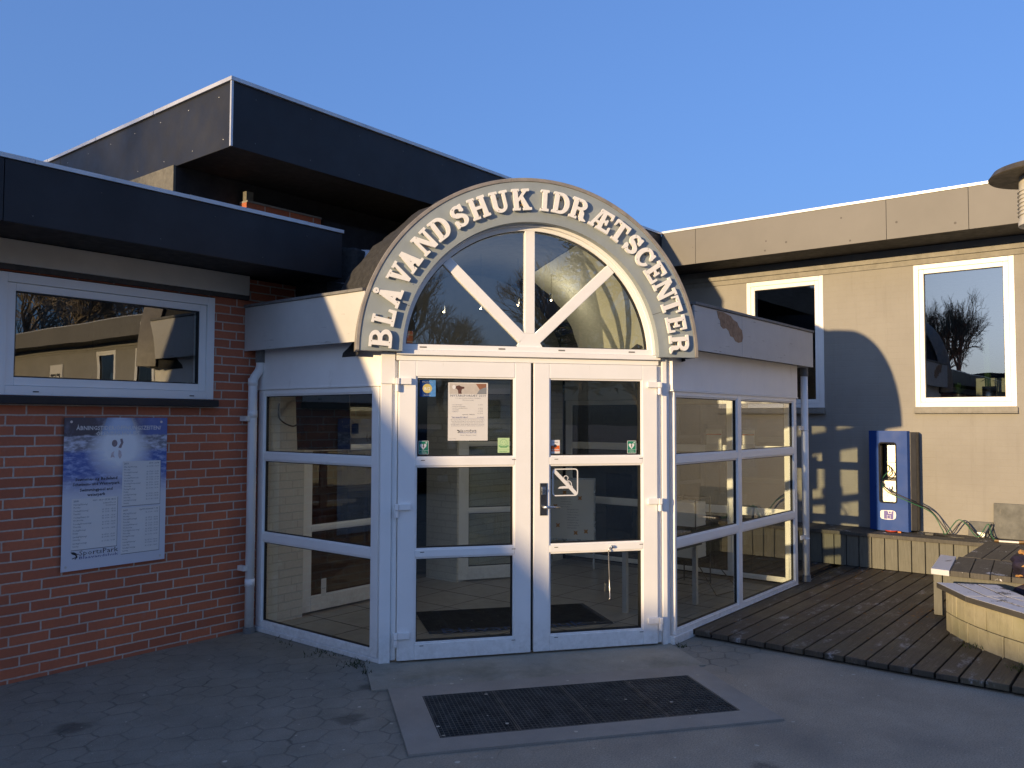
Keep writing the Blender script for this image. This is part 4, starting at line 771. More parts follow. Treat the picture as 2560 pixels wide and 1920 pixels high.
for i, s_ in enumerate(('Sportsparken tilbyder at gøre dine nytårsforsæt til virkelighed', 'meld dig til og få hjælp af vores instruktører til at komme', 'i gang med træning, kostvejledning, fitness gennem hele året', 'tilbuddet gælder i januar og februar måned 2019 og kan ikke', 'kombineres med andre tilbud spørg i receptionen')): put_text(mb, DOOR, .600, 1.715-i*.011, .0072, s_, .0055, .25-.01*(i % 3), 'CENTER')
put_text(mb, DOOR, .605, 1.603, .0072, 'Fitness - Badeland - Haller', .006, .12, 'CENTER'); put_text(mb, DOOR, .462, 1.577, .0072, 'forbehold for trykfejl', .0045); put_text(mb, DOOR, .56, 1.752, .0074, 'spar kr. 740,00', .008, .09, 'LEFT', 0, 1, 0)
obj('lettering', mb, 'ink_grey', nt_, flip=False); mb = MB(); put_text(mb, DOOR, .480, 1.732, .0073, '"Sæt i gang NU tilbud"', .009, .12); put_text(mb, DOOR, .722, 1.732, .0073, 'kr. 495,00*', .008, None, 'RIGHT'); mb.fquad(DOOR, .48, .722, .0073, 1.7275, 1.7285); obj('offer_line', mb, 'ink_blue', nt_, flip=False)
logo(DOOR, .520, 1.620, .145, .0072, nt_)
t = sheet('blue_sticker', 'blue square sticker with a yellow disc in the upper corner of the left door', 'sticker', .248, .364, 1.883, 2.004, 'st_blue')
mb = MB(); mb.fquad(DOOR, .318, .364, .0064, 1.884, 2.003); obj('light_stripe', mb, 'st_lightblue', t, flip=False); mb = MB(); mb.disc(DOOR, .303, 1.942, .034, .0068); obj('disc', mb, 'st_yellow', t, flip=False)
mb = MB(); put_text(mb, DOOR, .303, 1.930, .0072, 'B/2', .024, .045, 'CENTER', .01); put_text(mb, DOOR, .303, 1.892, .0072, 'Kommune', .006, .05, 'CENTER'); put_text(mb, DOOR, .303, 1.987, .0072, 'Blåvand Varde', .005, .08, 'CENTER'); obj('lettering', mb, 'st_white', t, flip=False)
def aed(t0, z0, lab):
    t = sheet('defibrillator_sticker', lab, 'sticker', t0, t0+.072, z0, z0+.096, 'st_white', grp='green heart stickers on the doors'); m = MB(); m.fquad(DOOR, t0+.003, t0+.069, .0064, z0+.003, z0+.026); m.fquad(DOOR, t0+.003, t0+.069, .0064, z0+.028, z0+.093); obj('green_field', m, 'st_green', t, flip=False)
    m = MB(); cx, cz = t0+.034, z0+.058; pts = [(0, -.026), (.021, -.002), (.0235, .008), (.020, .015), (.012, .0175), (.004, .014), (0, .008), (-.004, .014), (-.012, .0175), (-.020, .015), (-.0235, .008), (-.021, -.002)]
    m.poly(DOOR, [(cx+a, cz+b) for a, b in pts], .0068); q, r_ = t0+.056, z0+.082; m.fquad(DOOR, q-.002, q+.002, .0068, r_-.007, r_+.007); m.fquad(DOOR, q-.007, q+.007, .0070, r_-.002, r_+.002); put_text(m, DOOR, t0+.036, z0+.016, .0068, 'hjerte', .007, .03, 'CENTER'); put_text(m, DOOR, t0+.036, z0+.007, .0068, 'STARTER', .006, .045, 'CENTER'); obj('heart', m, 'st_white', t, flip=False)
    m = MB(); m.poly(DOOR, [(cx+.001, cz+.012), (cx+.007, cz+.012), (cx+.002, cz), (cx+.008, cz), (cx-.003, cz-.02), (cx, cz-.004), (cx-.006, cz-.004)], .0072); obj('bolt', m, 'ink', t, flip=False)
aed(.243, 1.469, 'green and white heart sticker at the hinge side of the left door glass'); aed(1.843, 1.465, 'green and white heart sticker at the hinge side of the right door glass')
t = sheet('smiley_sticker', 'pale green smiley face sticker on the left door glass', 'sticker', .826, .915, 1.476, 1.585, 'st_lime'); cx, cz = .870, 1.547
mb = MB(); mb.farc(DOOR, cx, cz, .0265, .0285, 0, 360, .0060, .0066, 32); mb.farc(DOOR, cx, cz, .0165, .0185, 200, 340, .0060, .0066, 16); mb.disc(DOOR, cx-.009, cz+.007, .0028, .0066, seg=8); mb.disc(DOOR, cx+.009, cz+.007, .0028, .0066, seg=8)
mb.poly(DOOR, [(cx-.024, cz-.034), (cx+.024, cz-.034), (cx+.026, cz-.022), (cx-.026, cz-.022)], .0066); mb.poly(DOOR, [(cx-.040, cz-.026), (cx-.025, cz-.026), (cx-.025, cz-.018), (cx-.040, cz-.016), (cx-.034, cz-.021)], .0064); mb.poly(DOOR, [(cx+.040, cz-.026), (cx+.034, cz-.021), (cx+.040, cz-.016), (cx+.025, cz-.018), (cx+.025, cz-.026)], .0064); mb.fquad(DOOR, .828, .913, .0064, 1.4985, 1.4995); put_text(mb, DOOR, .868, 1.482, .0066, 'FINDSMILEY', .007, .06, 'CENTER'); obj('smiley', mb, 'st_midgreen', t, flip=False)
mb = MB(); put_text(mb, DOOR, cx, cz-.032, .0070, 'ELITE', .008, .03, 'CENTER'); obj('lettering', mb, 'st_lime', t, flip=False)
t = sheet('alarm_sticker', 'white and orange ALARM sticker low on the right door top pane', 'sticker', 1.232, 1.303, 1.468, 1.568, 'st_white')
mb = MB(); mb.fquad(DOOR, 1.234, 1.301, .0064, 1.484, 1.527); obj('orange_band', mb, 'st_orange', t, flip=False); mb = MB(); mb.disc(DOOR, 1.267, 1.524, .012, .0068); put_text(mb, DOOR, 1.267, 1.548, .0068, 'tyverialarm', .008, .045, 'CENTER'); obj('lens_mark', mb, 'ink', t, flip=False); mb = MB(); put_text(mb, DOOR, 1.267, 1.490, .0068, 'ALARM', .013, .058, 'CENTER', .01); obj('lettering', mb, 'st_white', t, flip=False)
ns = thing('no_smoking_sticker', 'white outline no smoking sticker with a diagonal bar on the right door', 'sticker', DOOR(1.344, .006, 1.15)); mb = MB()
def rr(fr, t0, t1, z0, z1, r, off0, off1, wd):
    m = MB(); cs = [(t1-r, z1-r, 0), (t0+r, z1-r, 90), (t0+r, z0+r, 180), (t1-r, z0+r, 270)]
    po = []; pi = []
    for (x, z, a) in cs:
        for k in range(7): b = R(a+15*k); po.append((x+r*math.cos(b), z+r*math.sin(b))); pi.append((x+(r-wd)*math.cos(b), z+(r-wd)*math.sin(b)))
    k = len(po); m.add([fr(p[0], off1, p[1]) for p in po]+[fr(p[0], off1, p[1]) for p in pi]+[fr(p[0], off0, p[1]) for p in po]+[fr(p[0], off0, p[1]) for p in pi], [f for i in range(k) for f in ((i, (i+1) % k, k+(i+1) % k, k+i), (2*k+i, i, (i+1) % k, 2*k+(i+1) % k) if False else (i, 2*k+i, 2*k+(i+1) % k, (i+1) % k), (k+i, k+(i+1) % k, 3*k+(i+1) % k, 3*k+i))]); return m
mb = rr(DOOR, 1.245, 1.447, 1.150, 1.355, .026, .005, .006, .0085); obj('border', mb, 'st_white', ns)
mb = MB(); mb.poly(DOOR, [(1.249, 1.331), (1.249, 1.349), (1.268, 1.349), (1.439, 1.176), (1.439, 1.157), (1.420, 1.157)], .0064); obj('diagonal_bar', mb, 'st_white', ns, flip=False)
mb = MB(); mb.poly(DOOR, [(1.288, 1.206), (1.300, 1.219), (1.330, 1.224), (1.405, 1.224), (1.405, 1.206)], .006); mb.farc(DOOR, 1.351, 1.284, .014, .0195, -50, 200, .005, .006, 16); mb.farc(DOOR, 1.368, 1.236, .024, .0295, 0, 105, .005, .006, 12); mb.farc(DOOR, 1.352, 1.236, .024, .028, 10, 95, .005, .0058, 12); mb.fquad(DOOR, 1.392, 1.3975, .006, 1.222, 1.236); obj('pictogram', mb, 'st_white', ns, flip=False)

# ------------------------------------------------------------------ timber deck
mb = MB(); y = -2.885
rn = random.Random(4)
k = int(math.floor(-8.0/.145))
while k*.145 < -.02:
    y0 = k*.145; y1 = y0+.138; x0 = 2.06 if y1 < -2.87 else 4.60
    if y0 < -2.88 < y1: y1 = -2.885; x0 = 2.06
    mb.box(x0+rn.uniform(-.006, .006), 6.38, y0+.003+rn.uniform(-.001, .003), y1-rn.uniform(0, .003), .018, .058+rn.uniform(-.004, .002)); k += 1
dk = struct('deck', mb, 'deck_wood'); bv = dk.modifiers.new('bevel', 'BEVEL'); bv.width = .004; bv.segments = 2
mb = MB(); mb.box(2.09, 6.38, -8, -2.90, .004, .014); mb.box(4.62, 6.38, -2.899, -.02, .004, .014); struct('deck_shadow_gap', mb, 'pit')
rn = random.Random(8); mb = MB()
for k in range(420):
    c = rn.random()
    if c < .45: x, y = rn.gauss(5.62, .10), rn.uniform(-4.2, -1.5)
    elif c < .7: x, y = rn.gauss(3.9, .2), rn.gauss(-4.15, .12)
    elif c < .85: x, y = rn.gauss(4.9, .3), rn.gauss(-3.1, .25)
    else: x, y = rn.uniform(2.3, 5.6), rn.uniform(-4.4, -3)
    if x > 5.82: x = 5.8
    a0 = rn.random()*6; r = rn.uniform(.006, .018)
    mb.add([(x+r*(.5+rn.random()*.6)*math.cos(a0+i*1.25), y+r*(.4+rn.random()*.5)*math.sin(a0+i*1.25), .0605+rn.random()*.004) for i in range(5)], [tuple(range(5))])
plain('dead_leaf', (.20, .11, .04), .9, var=.5, sc=9); o = obj('fallen_leaves', mb, 'dead_leaf'); tag(o, 'brown leaf scraps lying on the timber deck by the benches', 'leaves'); o['kind'] = 'stuff'

# ------------------------------------------------------------------ benches
wb = thing('wall_bench', 'long low grey timber bench with upright boards along the grey wall', 'bench', (6.1, -3.5, .06)); mb = MB(); y = -7.5+.007
while y < -.2: mb.box(5.85, 5.872, y, y+.128, .062, .405); y += .1385
obj('front_boards', mb, 'bench_timber', wb, bev=.002); obj('backing', MB().box(5.873, 5.89, -7.5, -.2, .07, .40), 'pit', wb)
mb = MB()
for (a, b) in ((5.825, 6.01), (6.018, 6.20), (6.208, 6.385)): mb.box(a, b, -7.5, -.2, .408, .45)
obj('seat', mb, 'bench_top', wb, bev=.004)
ab = thing('corner_bench', 'grey timber bench arm with a frosted end board reaching out from the wall', 'bench', (4.8, -4.7, .06)); mb = MB(); y = -4.335
while y > -5.7: mb.box(4.715, 5.822, y-.150, y, .410, .4525); y -= .158
obj('seat', mb, 'bench_top', ab, bev=.004)
mb = MB(); mb.add([(3.835, -4.248, .405), (3.815, -4.393, .405), (4.675, -4.285, .405), (4.71, -4.145, .405), (3.835, -4.248, .452), (3.815, -4.393, .452), (4.675, -4.285, .452), (4.71, -4.145, .452)], [(0, 1, 2, 3), (4, 5, 6, 7), (0, 1, 5, 4), (1, 2, 6, 5), (2, 3, 7, 6), (3, 0, 4, 7)]); obj('end_board', mb, 'frosted_top', ab, 'frost covered outermost board', bev=.003)
mb = MB()
for k in range(4): y = -4.400-k*.150; mb.add([(3.82, y, .405), (3.82, y-.143, .405), (4.70, y-.06+.145, .405), (4.70, y+.135, .405)] and [(3.82, y, .405), (3.82, y-.143, .405), (4.68, y-.045, .405), (4.68, y+.098, .405), (3.82, y, .452), (3.82, y-.143, .452), (4.68, y-.045, .452), (4.68, y+.098, .452)], [(0, 1, 2, 3), (4, 5, 6, 7), (0, 1, 5, 4), (1, 2, 6, 5), (2, 3, 7, 6), (3, 0, 4, 7)])
obj('front_seat', mb, 'bench_top', ab, bev=.003)
mb = MB(); mb.box(3.855, 3.88, -4.95, -4.335, .27, .403); mb.box(3.89, 4.7, -4.95, -4.93, .10, .40); obj('apron', mb, 'bench_timber', ab, bev=.003)
mb = MB(); mb.box(3.85, 3.90, -4.328, -4.262, .06, .404); obj('leg', mb, 'bench_timber', ab, bev=.003)
mb = MB(); mb.box(4.60, 5.82, -4.345, -4.325, .06, .405); obj('side_board', mb, 'bench_timber', ab)

# ------------------------------------------------------------------ curved concrete planter seat
pl = thing('curved_planter_wall', 'curved concrete block seat wall with a dark timber cap white with frost', 'wall', (3.3, -5.1, .0))
def arcpts(cx, cy, r, a0, a1, n_): return [(cx+r*math.cos(R(a0+(a1-a0)*i/n_)), cy+r*math.sin(R(a0+(a1-a0)*i/n_))) for i in range(n_+1)]
CX, CY = 4.30, -6.25
def ringm(mb, r0, r1, a0, a1, z0, z1, n_):
    a = arcpts(CX, CY, r1, a0, a1, n_); b = arcpts(CX, CY, r0, a0, a1, n_)
    for i in range(n_): mb.hexa([(a[i][0], a[i][1], z0), (b[i][0], b[i][1], z0), (b[i+1][0], b[i+1][1], z0), (a[i+1][0], a[i+1][1], z0), (a[i][0], a[i][1], z1), (b[i][0], b[i][1], z1), (b[i+1][0], b[i+1][1], z1), (a[i+1][0], a[i+1][1], z1)])
RW = 2.03
for row, (z0, z1) in enumerate(((.02, .198), (.203, .368))):
    a = 118-row*4.8
    while a < 225:
        mb = MB(); ringm(mb, RW-.20, RW, max(a, 118), a+10.6, z0, z1, 3); obj('concrete_block', mb, 'block_concrete', pl, bev=.004); a += 11.0
mb = MB(); ringm(mb, RW-.18, RW-.012, 118, 225, .02, .366, 30); obj('mortar_core', mb, 'pit', pl)
rows_ = ((RW+.045, RW-.10), (RW-.108, RW-.25), (RW-.258, RW-.40)); segs = [115.5, 130.5, 147.5, 164.5, 181.5, 198, 215]
for i in range(len(segs)-1):
    for (r1, r0) in rows_:
        mb = MB(); ringm(mb, r0, r1, segs[i]+.12, segs[i+1]-.12, .372, .412, 1); o = obj('cap_board', mb, 'cap_timber', pl, bev=.003)
        m2 = MB(); ringm(m2, r0+.004, r1-.004, segs[i]+.2, segs[i+1]-.2, .4125, .4145, 1); obj('frost', m2, 'frosted_top', o)
mb = MB(); mb.fbox(F((3.30, -4.415, 0), (.9, .1, 0)), 0, .4, -.15, -.0, .02, .36) if False else None

# ------------------------------------------------------------------ firewood in a net sack
fs = thing('firewood_sack', 'dark net sack of split firewood standing on the bench', 'sack', (3.98, -5.03, .45)); mb = MB(); rn = random.Random(6)
prof = []; seg = 28; rows2 = 14; vs = []
for j in range(rows2+1):
    z = .44-.12+j/rows2*.29
    for k in range(seg):
        a = 2*math.pi*k/seg; r = (.20+.02*math.sin(3*a+j*.7)+.016*math.sin(7*a-j*1.3)+rn.uniform(-.008, .008))*(1 if j < rows2-1 else .93); vs.append((4.0+r*math.cos(a), -5.04+r*math.sin(a), z+rn.uniform(-.005, .005)))
mb.add(vs, [(j*seg+k, j*seg+(k+1) % seg, (j+1)*seg+(k+1) % seg, (j+1)*seg+k) for j in range(rows2) for k in range(seg)]+[tuple(range(rows2*seg, rows2*seg+seg))]); obj('net', mb, 'sack_net', fs, smooth=True)
for k in range(26):
    a = rn.random()*6.28; r = rn.uniform(0, .17); c = Vector((4.0+r*math.cos(a), -5.04+r*math.sin(a), .60+rn.uniform(0, .07)*(1-r*3))); d = Vector((rn.uniform(-1, 1), rn.uniform(-1, 1), rn.uniform(-.3, .5))).normalized()*rn.uniform(.035, .07); mb = MB(); mb.tube([c-d, c+d], rn.uniform(.016, .030), rn.choice([3, 4, 5]))
    obj('log', mb, 'log_orange' if rn.random() < .45 else 'wood_log', fs, bev=.003)
mb = MB(); rn = random.Random(9)
for k in range(30):
    a = R(rn.uniform(130, 260)); z = rn.uniform(.34, .58); c = Vector((4.0+.198*math.cos(a), -5.04+.198*math.sin(a), z)); mb.blob(c, (.02, .02, .012), k, .4, 1)
obj('bark_pieces', mb, 'wood_log', fs)

# ------------------------------------------------------------------ slabs, cabinet, hoses and clutter on the wall bench
for (y0, y1, h, lab) in ((-4.335, -4.095, .612, 'small grey slate slab leaning on the wall behind the hoses'), (-4.85, -4.34, .826, 'large grey slate slab leaning on the wall above the bench corner')):
    t = MB(); t.hexa([(6.30, y0, .452), (6.33, y0, .452), (6.33, y1, .452), (6.30, y1, .452), (6.36, y0, h), (6.39, y0, h), (6.39, y1, h), (6.36, y1, h)]); o = obj('stone_slab', t, 'slab_stone', bev=.006); tag(o, lab, 'slab', 'slate slabs leaning on the grey wall')
cb = thing('hose_cabinet', 'tall blue and black water hose cabinet fixed to the grey wall', 'cabinet', (6.25, -3.36, .46)); CF = F((6.4, 0, 0), (0, -1, 0))
mb = MB(); mb.prism([(6.17, -3.125), (6.17, -3.555), (6.19, -3.612), (6.385, -3.60), (6.385, -3.14)][::-1], .475, 1.59)
# body as shell so the recess stays open
mb = MB(); mb.box(6.17, 6.385, -3.215, -3.13, .475, 1.59); mb.prism([(6.168, -3.43), (6.168, -3.555), (6.19, -3.61), (6.385, -3.60), (6.385, -3.43)][::-1], .475, 1.59); mb.box(6.17, 6.385, -3.429, -3.216, .475, .78); mb.box(6.17, 6.385, -3.429, -3.216, 1.47, 1.59); mb.box(6.36, 6.385, -3.429, -3.216, .781, 1.469); obj('body', mb, 'cabinet_black', cb, bev=.004)
mb = MB(); XF = 6.118
def plan(z0, z1, ya, yb): # front skin between two y limits following the chamfered plan
    prof_ = [(6.166, -3.105), (XF+.004, -3.20), (XF, -3.23), (XF, -3.41), (XF, -3.53), (6.166, -3.548)]
    seq = [p for p in prof_ if yb <= p[1] <= ya]; mb.prism([(p[0], p[1]) for p in seq]+[(6.167+.0005, seq[-1][1]), (6.167+.0005, seq[0][1])], z0, z1)
plan(.462, .782, -3.0, -3.6); plan(1.468, 1.605, -3.0, -3.6); plan(.782, 1.468, -3.0, -3.23); plan(.782, 1.468, -3.41, -3.6); obj('front_cover', mb, 'cabinet_blue', cb, bev=.0)
mb = rr(CF, 3.222, 3.418, .776, 1.474, .035, .270, .288, .014); obj('rubber_rim', mb, 'rubber_mat', cb)
mb = MB(); mb.box(6.20, 6.36, -3.428, -3.217, .782, 1.03); mb.box(6.335, 6.358, -3.428, -3.26, 1.06, 1.455); obj('inner_panel', mb, 'cabinet_plate', cb, bev=.004)
mb = MB(); mb.box(6.31, 6.334, -3.428, -3.26, 1.235, 1.243); obj('wire_shelf', mb, 'dark_plate', cb)
mb = MB(); mb.tube([(6.19, -3.318, .955), (6.135, -3.318, .955)], .034, 20); mb.tube([(6.135, -3.318, .955), (6.13, -3.33, .925)], .018, 12); obj('tap_valve', mb, 'steel', cb, smooth=False)
mb = MB(); pts = [(3.232, .612), (3.232, .676), (3.242, .690), (3.262, .694), (3.30, .695), (3.36, .697), (3.385, .690), (3.398, .676), (3.402, .640), (3.396, .610), (3.372, .592), (3.33, .588), (3.275, .590), (3.245, .596)]; mb.poly(CF, pts, .2835); obj('emblem', mb, 'st_white', cb, flip=False)
mb = MB(); mb.poly(CF, [(3.272, .596), (3.372, .596), (3.376, .690), (3.272, .688)], .2839); obj('emblem', mb, 'purple', cb, flip=False)
mb = MB(); mb.fquad(CF, 3.318, 3.352, .2843, .657, .662); mb.fquad(CF, 3.318, 3.324, .2843, .662, .682); mb.fquad(CF, 3.346, 3.352, .2843, .662, .690); mb.fquad(CF, 3.310, 3.362, .2845, .682, .688); mb.fquad(CF, 3.305, 3.308, .2843, .602, .640); mb.fquad(CF, 3.338, 3.341, .2843, .602, .640); mb.fquad(CF, 3.305, 3.341, .2845, .600, .603); mb.fquad(CF, 3.305, 3.341, .2845, .636, .638); obj('emblem', mb, 'st_white', cb, flip=False)
def smoothpath(p, n_=8):
    p = [Vector(q) for q in p]; out = []
    for i in range(len(p)-1):
        a = p[max(i-1, 0)]; b = p[i]; c = p[i+1]; d = p[min(i+2, len(p)-1)]
        for k in range(n_):
            t_ = k/n_; out.append(.5*((2*b)+(c-a)*t_+(2*a-5*b+4*c-d)*t_*t_+(3*b-a-3*c+d)*t_**3))
    return out+[p[-1]]
def hose(name, lab, pts, r, mat, grp='hoses from the blue cabinet'): o = obj(name, MB().tube(smoothpath(pts), r, 8), mat, smooth=True); tag(o, lab, 'hose', grp)
hose('garden_hose', 'thin green hose looping from the blue cabinet along the wall bench', [(6.30, -3.276, 1.203), (6.26, -3.301, 1.149), (6.20, -3.235, 1.034), (6.10, -3.31, .915), (6.10, -3.534, .813), (6.2, -3.752, .693), (6.2, -3.857, .519), (6.15, -3.905, .475), (6.2, -4.013, .627), (6.2, -4.097, .592), (6.15, -4.216, .470), (6.2, -4.311, .609), (6.1, -4.372, .470), (6.05, -4.55, .462), (6.0, -4.75, .462)], .0055, 'green_hose')
hose('garden_hose', 'thin black hose arching beside the green hose over the wall bench', [(6.32, -3.30, 1.18), (6.24, -3.335, 1.10), (6.16, -3.25, 1.02), (6.10, -3.33, .93), (6.12, -3.593, .808), (6.22, -3.742, .709), (6.22, -3.876, .537), (6.2, -3.933, .470), (6.22, -4.06, .615), (6.2, -4.181, .51), (6.15, -4.263, .462), (6.2, -4.33, .575), (6.22, -4.335, .606), (6.18, -4.315, .511), (6.1, -4.40, .464), (6.08, -4.6, .462)], .0065, 'black_hose')
t = thing('water_valve', 'white pipe and brass valve lying at the end of the hoses', 'valve', (6.0, -4.5, .452)); mb = MB(); mb.tube([(5.98, -4.44, .464), (5.99, -4.62, .466)], .011, 10); obj('pipe', mb, 'white_plastic', t); mb = MB(); mb.tube([(5.975, -4.40, .464), (5.98, -4.44, .464)], .014, 8); mb.tube([(5.99, -4.62, .466), (6.0, -4.70, .470)], .017, 8); obj('fitting', mb, 'brass', t)
t = MB(); t.box(6.24, 6.27, -4.27, -4.19, .452, .512); o = obj('tap_block', t, 'cabinet_plate', bev=.004); tag(o, 'small square yellow white block standing among the hoses', 'block')
t = thing('red_bowl', 'flat red plastic bowl pushed under the blue cabinet', 'bowl', (6.12, -3.36, .452)); obj('bowl', MB().lathe((6.12, -3.35, .452), [(.0, .001), (.05, .002), (.075, .022), (.072, .022), (.048, .005), (0, .004)]), 'red_plastic', t, smooth=True); obj('base', MB().box(6.08, 6.16, -3.46, -3.425, .4525, .468), 'log_orange', t)
t = MB(); t.box(6.06, 6.12, -3.80, -3.71, .452, .482); o = obj('plug_block', t, 'cabinet_black', bev=.004); tag(o, 'black plug block lying on the bench beside the cabinet', 'plug')
t = obj('extension_cable', MB().tube(smoothpath([(6.09, -3.80, .46), (6.05, -3.95, .458), (6.06, -4.10, .458)]), .006, 6), 'black_hose'); tag(t, 'short black cable lying on the bench from the plug block', 'cable')
t = MB(); t.blob((6.10, -3.655, .463), (.02, .035, .011), 2, .4, 2); o = obj('plastic_scrap', t, 'clear_plastic'); tag(o, 'crumpled clear plastic scrap next to the cabinet foot', 'litter')

# ------------------------------------------------------------------ lamp post at the right edge
lc = (3.335, -5.205, .02); lp = thing('lamp_post', 'lantern post with a wide flat round hat at the right edge', 'lamp', lc); zb = 3.585
obj('hat', MB().lathe((lc[0], lc[1], zb), [(0, .11), (.15, .10), (.35, .048), (.378, .008), (.384, .0), (.376, -.009), (.18, -.003), (0, -.002)], 64), 'lamp_hat', lp)
obj('lantern_body', MB().lathe((lc[0], lc[1], zb), [(.176, -.004), (.180, -.045), (.180, -.34), (.188, -.345), (.188, -.378), (.16, -.382), (0, -.382)], 48), 'lamp_white', lp)
for k in range(7): obj('louvre', MB().lathe((lc[0], lc[1], zb-.11-k*.03), [(.1805, .0), (.192, -.006), (.192, -.010), (.1805, -.013)], 48), 'lamp_white', lp)
obj('pole', MB().tube([(lc[0], lc[1], .02), (lc[0], lc[1], zb-.38)], .05, 18), 'lamp_grey', lp); obj('foot', MB().tube([(lc[0], lc[1], .02), (lc[0], lc[1], .05)], .12, 18), 'lamp_grey', lp)

# ------------------------------------------------------------------ things seen through the porch glass
mb = MB(); mb.add([(1.195, -.659, .016), (2.425, -1.60, .016), (1.985, -2.20, .016), (.755, -1.26, .016), (1.195, -.659, .024), (2.425, -1.60, .024), (1.985, -2.20, .024), (.755, -1.26, .024)], [(3, 2, 1, 0), (4, 5, 6, 7), (0, 1, 5, 4), (1, 2, 6, 5), (2, 3, 7, 6), (3, 0, 4, 7)])
mt = thing('entrance_mat', 'black entrance mat with blue lettering inside the double doors', 'mat', (1.6, -1.4, .016)); obj('mat', mb, 'rubber_mat', mt); mb = MB(); v, f = text_geo('Blåvandshuk', .16, 1.2, 'LEFT', 0, 1); mu = (U.x, U.y); o0 = Vector((.80, -1.35, .0246)); nn = Vector((.60150065, .79887231)); mb.add([(o0.x+mu[0]*a.x+nn.x*(a.y), o0.y+mu[1]*a.x+nn.y*a.y, .0246) for a in v], f); obj('lettering', mb, 'blue_cloth', mt, flip=False)
es = thing('easel_sign', 'white framed easel notice with orange leaves standing inside the porch', 'sign', (3.97, -.46, 0)); EF = F((3.80, -.22, 0), (.20, -.48, 0))
obj('board', MB().fbox(EF, 0, .52, -.01, .0, .34, 1.04), 'paper', es); mb = MB(); ring(mb, EF, -.01, .53, .33, 1.05, .018, -.012, .008); obj('frame', mb, 'steel', es)
for a in (0, .50): obj('leg', MB().fbox(EF, a, a+.02, -.02, .0, .012, .33), 'steel', es)
mb = MB()
for k in range(16): put_text(mb, EF, .12 if k < 8 else .20, .92-k*.03, .002, ('Åbningstider i julen', 'mandag til fredag', 'badeland og fitness', 'lukket juleaften')[k % 4], .013)
obj('lettering', mb, 'ink_grey', es, flip=False); mb = MB()
for (a, b) in ((.17, .88), (.06, .72), (.09, .5), (.30, .42), (.35, .82), (.42, .44)): mb.poly(EF, [(a+.035*(1 if k % 2 else .45)*math.cos(k*.785), b+.035*(1 if k % 2 else .45)*math.sin(k*.785)) for k in range(8)], .003)
obj('leaf_print', mb, 'leaf_orange', es, flip=False)
tv = thing('wall_screen', 'black flat screen hung high in the left corner of the porch', 'screen', (.3, -.35, 1.5)); mb = MB(); mb.add([(.28, -.16, 1.46), (.62, -.44, 1.46), (.66, -.40, 1.50), (.32, -.12, 1.50), (.20, -.22, 2.10), (.54, -.50, 2.10), (.58, -.46, 2.14), (.24, -.18, 2.14)], [(3, 2, 1, 0), (4, 5, 6, 7), (0, 1, 5, 4), (1, 2, 6, 5), (2, 3, 7, 6), (3, 0, 4, 7)]); obj('screen', mb, 'screen_black', tv); obj('arm', MB().tube([(.42, -.3, 1.85), (.45, -.05, 1.95), (.45, -.001, 1.95)], .015, 8), 'seal', tv)
obj('cable', MB().tube(smoothpath([(.2, -.01, 1.85), (.18, -.05, 1.72), (.28, -.12, 1.66), (.33, -.18, 1.78)]), .006, 6), 'seal', tv)
def on_back(name, lab, cat, t0, t1, z0, z1, mat, txt=None, o=.10):
    fr = F((0, 0, 0), (1, 0, 0)); t = thing(name, lab, cat, fr(t0, o, z0)); obj('sheet', MB().fbox(fr, t0, t1, o-.001, o, z0, z1), mat, t)
    if txt: m = MB(); put_text(m, fr, (t0+t1)/2, z0+(z1-z0)*.4, o+.001, txt, (t1-t0)*.22, (t1-t0)*.7, 'CENTER'); obj('lettering', m, 'st_white' if mat != 'paper' else 'ink_grey', t, flip=False)
on_back('inner_sticker', 'small white instruction sticker low on the inner door pane', 'sticker', .60, .655, .18, .33, 'paper', 'TRÆK', .095); on_back('inner_sticker', 'dark square sticker reading WS on the inner door', 'sticker', .62, .78, 1.52, 1.66, 'ink', 'WS', .095)
on_back('inner_sticker', 'blue square sticker on the inner door pane', 'sticker', 1.18, 1.27, 1.58, 1.68, 'st_blue', None, .095); on_back('inner_poster', 'pale poster behind the inner door glass', 'poster', .66, .86, 1.66, 1.95, 'paper', None, .095)
rk = thing('brochure_rack', 'wire brochure rack with white paper stacks behind the right side glazing', 'rack', (3.95, -1.95, .012)); mb = MB()
for (x, y) in ((3.72, -1.80), (4.05, -1.80), (3.72, -2.10), (4.05, -2.10)): mb.tube([(x, y, .02), (x, y, .92)], .007, 6)
for z in (.05, .30, .62, .92):
    c = [(3.72, -1.80, z), (4.05, -1.80, z), (4.05, -2.10, z), (3.72, -2.10, z), (3.72, -1.80, z)]; mb.tube(c, .005, 6)
for k in range(9): mb.tube([(3.72+.04*k, -1.80, .30), (3.72+.04*k, -2.10, .30)], .0025, 4); mb.tube([(3.72+.04*k, -1.80, .62), (3.72+.04*k, -2.10, .62)], .0025, 4)
mb.tube([(3.72, -2.10, .30), (3.55, -2.40, .02), (3.95, -2.45, .02), (4.05, -2.10, .30)], .006, 6); obj('wire_frame', mb, 'dark_plate', rk)
for (z, h) in ((.31, .2), (.63, .24)):
    mb = MB(); rn = random.Random(int(z*100)); zz = z
    while zz < z+h: a = rn.uniform(-.006, .006); mb.box(3.76+a, 4.01+a, -2.07+a, -1.83+a, zz, zz+.013); zz += .0135
    obj('paper_stack', mb, 'paper', rk)
tb = thing('side_table', 'small dark side table low behind the right side glazing', 'table', (2.75, -2.25, .012)); mb = MB(); mb.box(2.35, 3.15, -2.45, -2.02, .56, .60); obj('top', mb, 'slab_stone', tb, bev=.006)
for (x, y) in ((2.40, -2.40), (3.10, -2.40), (2.40, -2.07), (3.10, -2.07)): obj('leg', MB().box(x-.02, x+.02, y-.02, y+.02, .012, .558), 'trim_metal', tb)
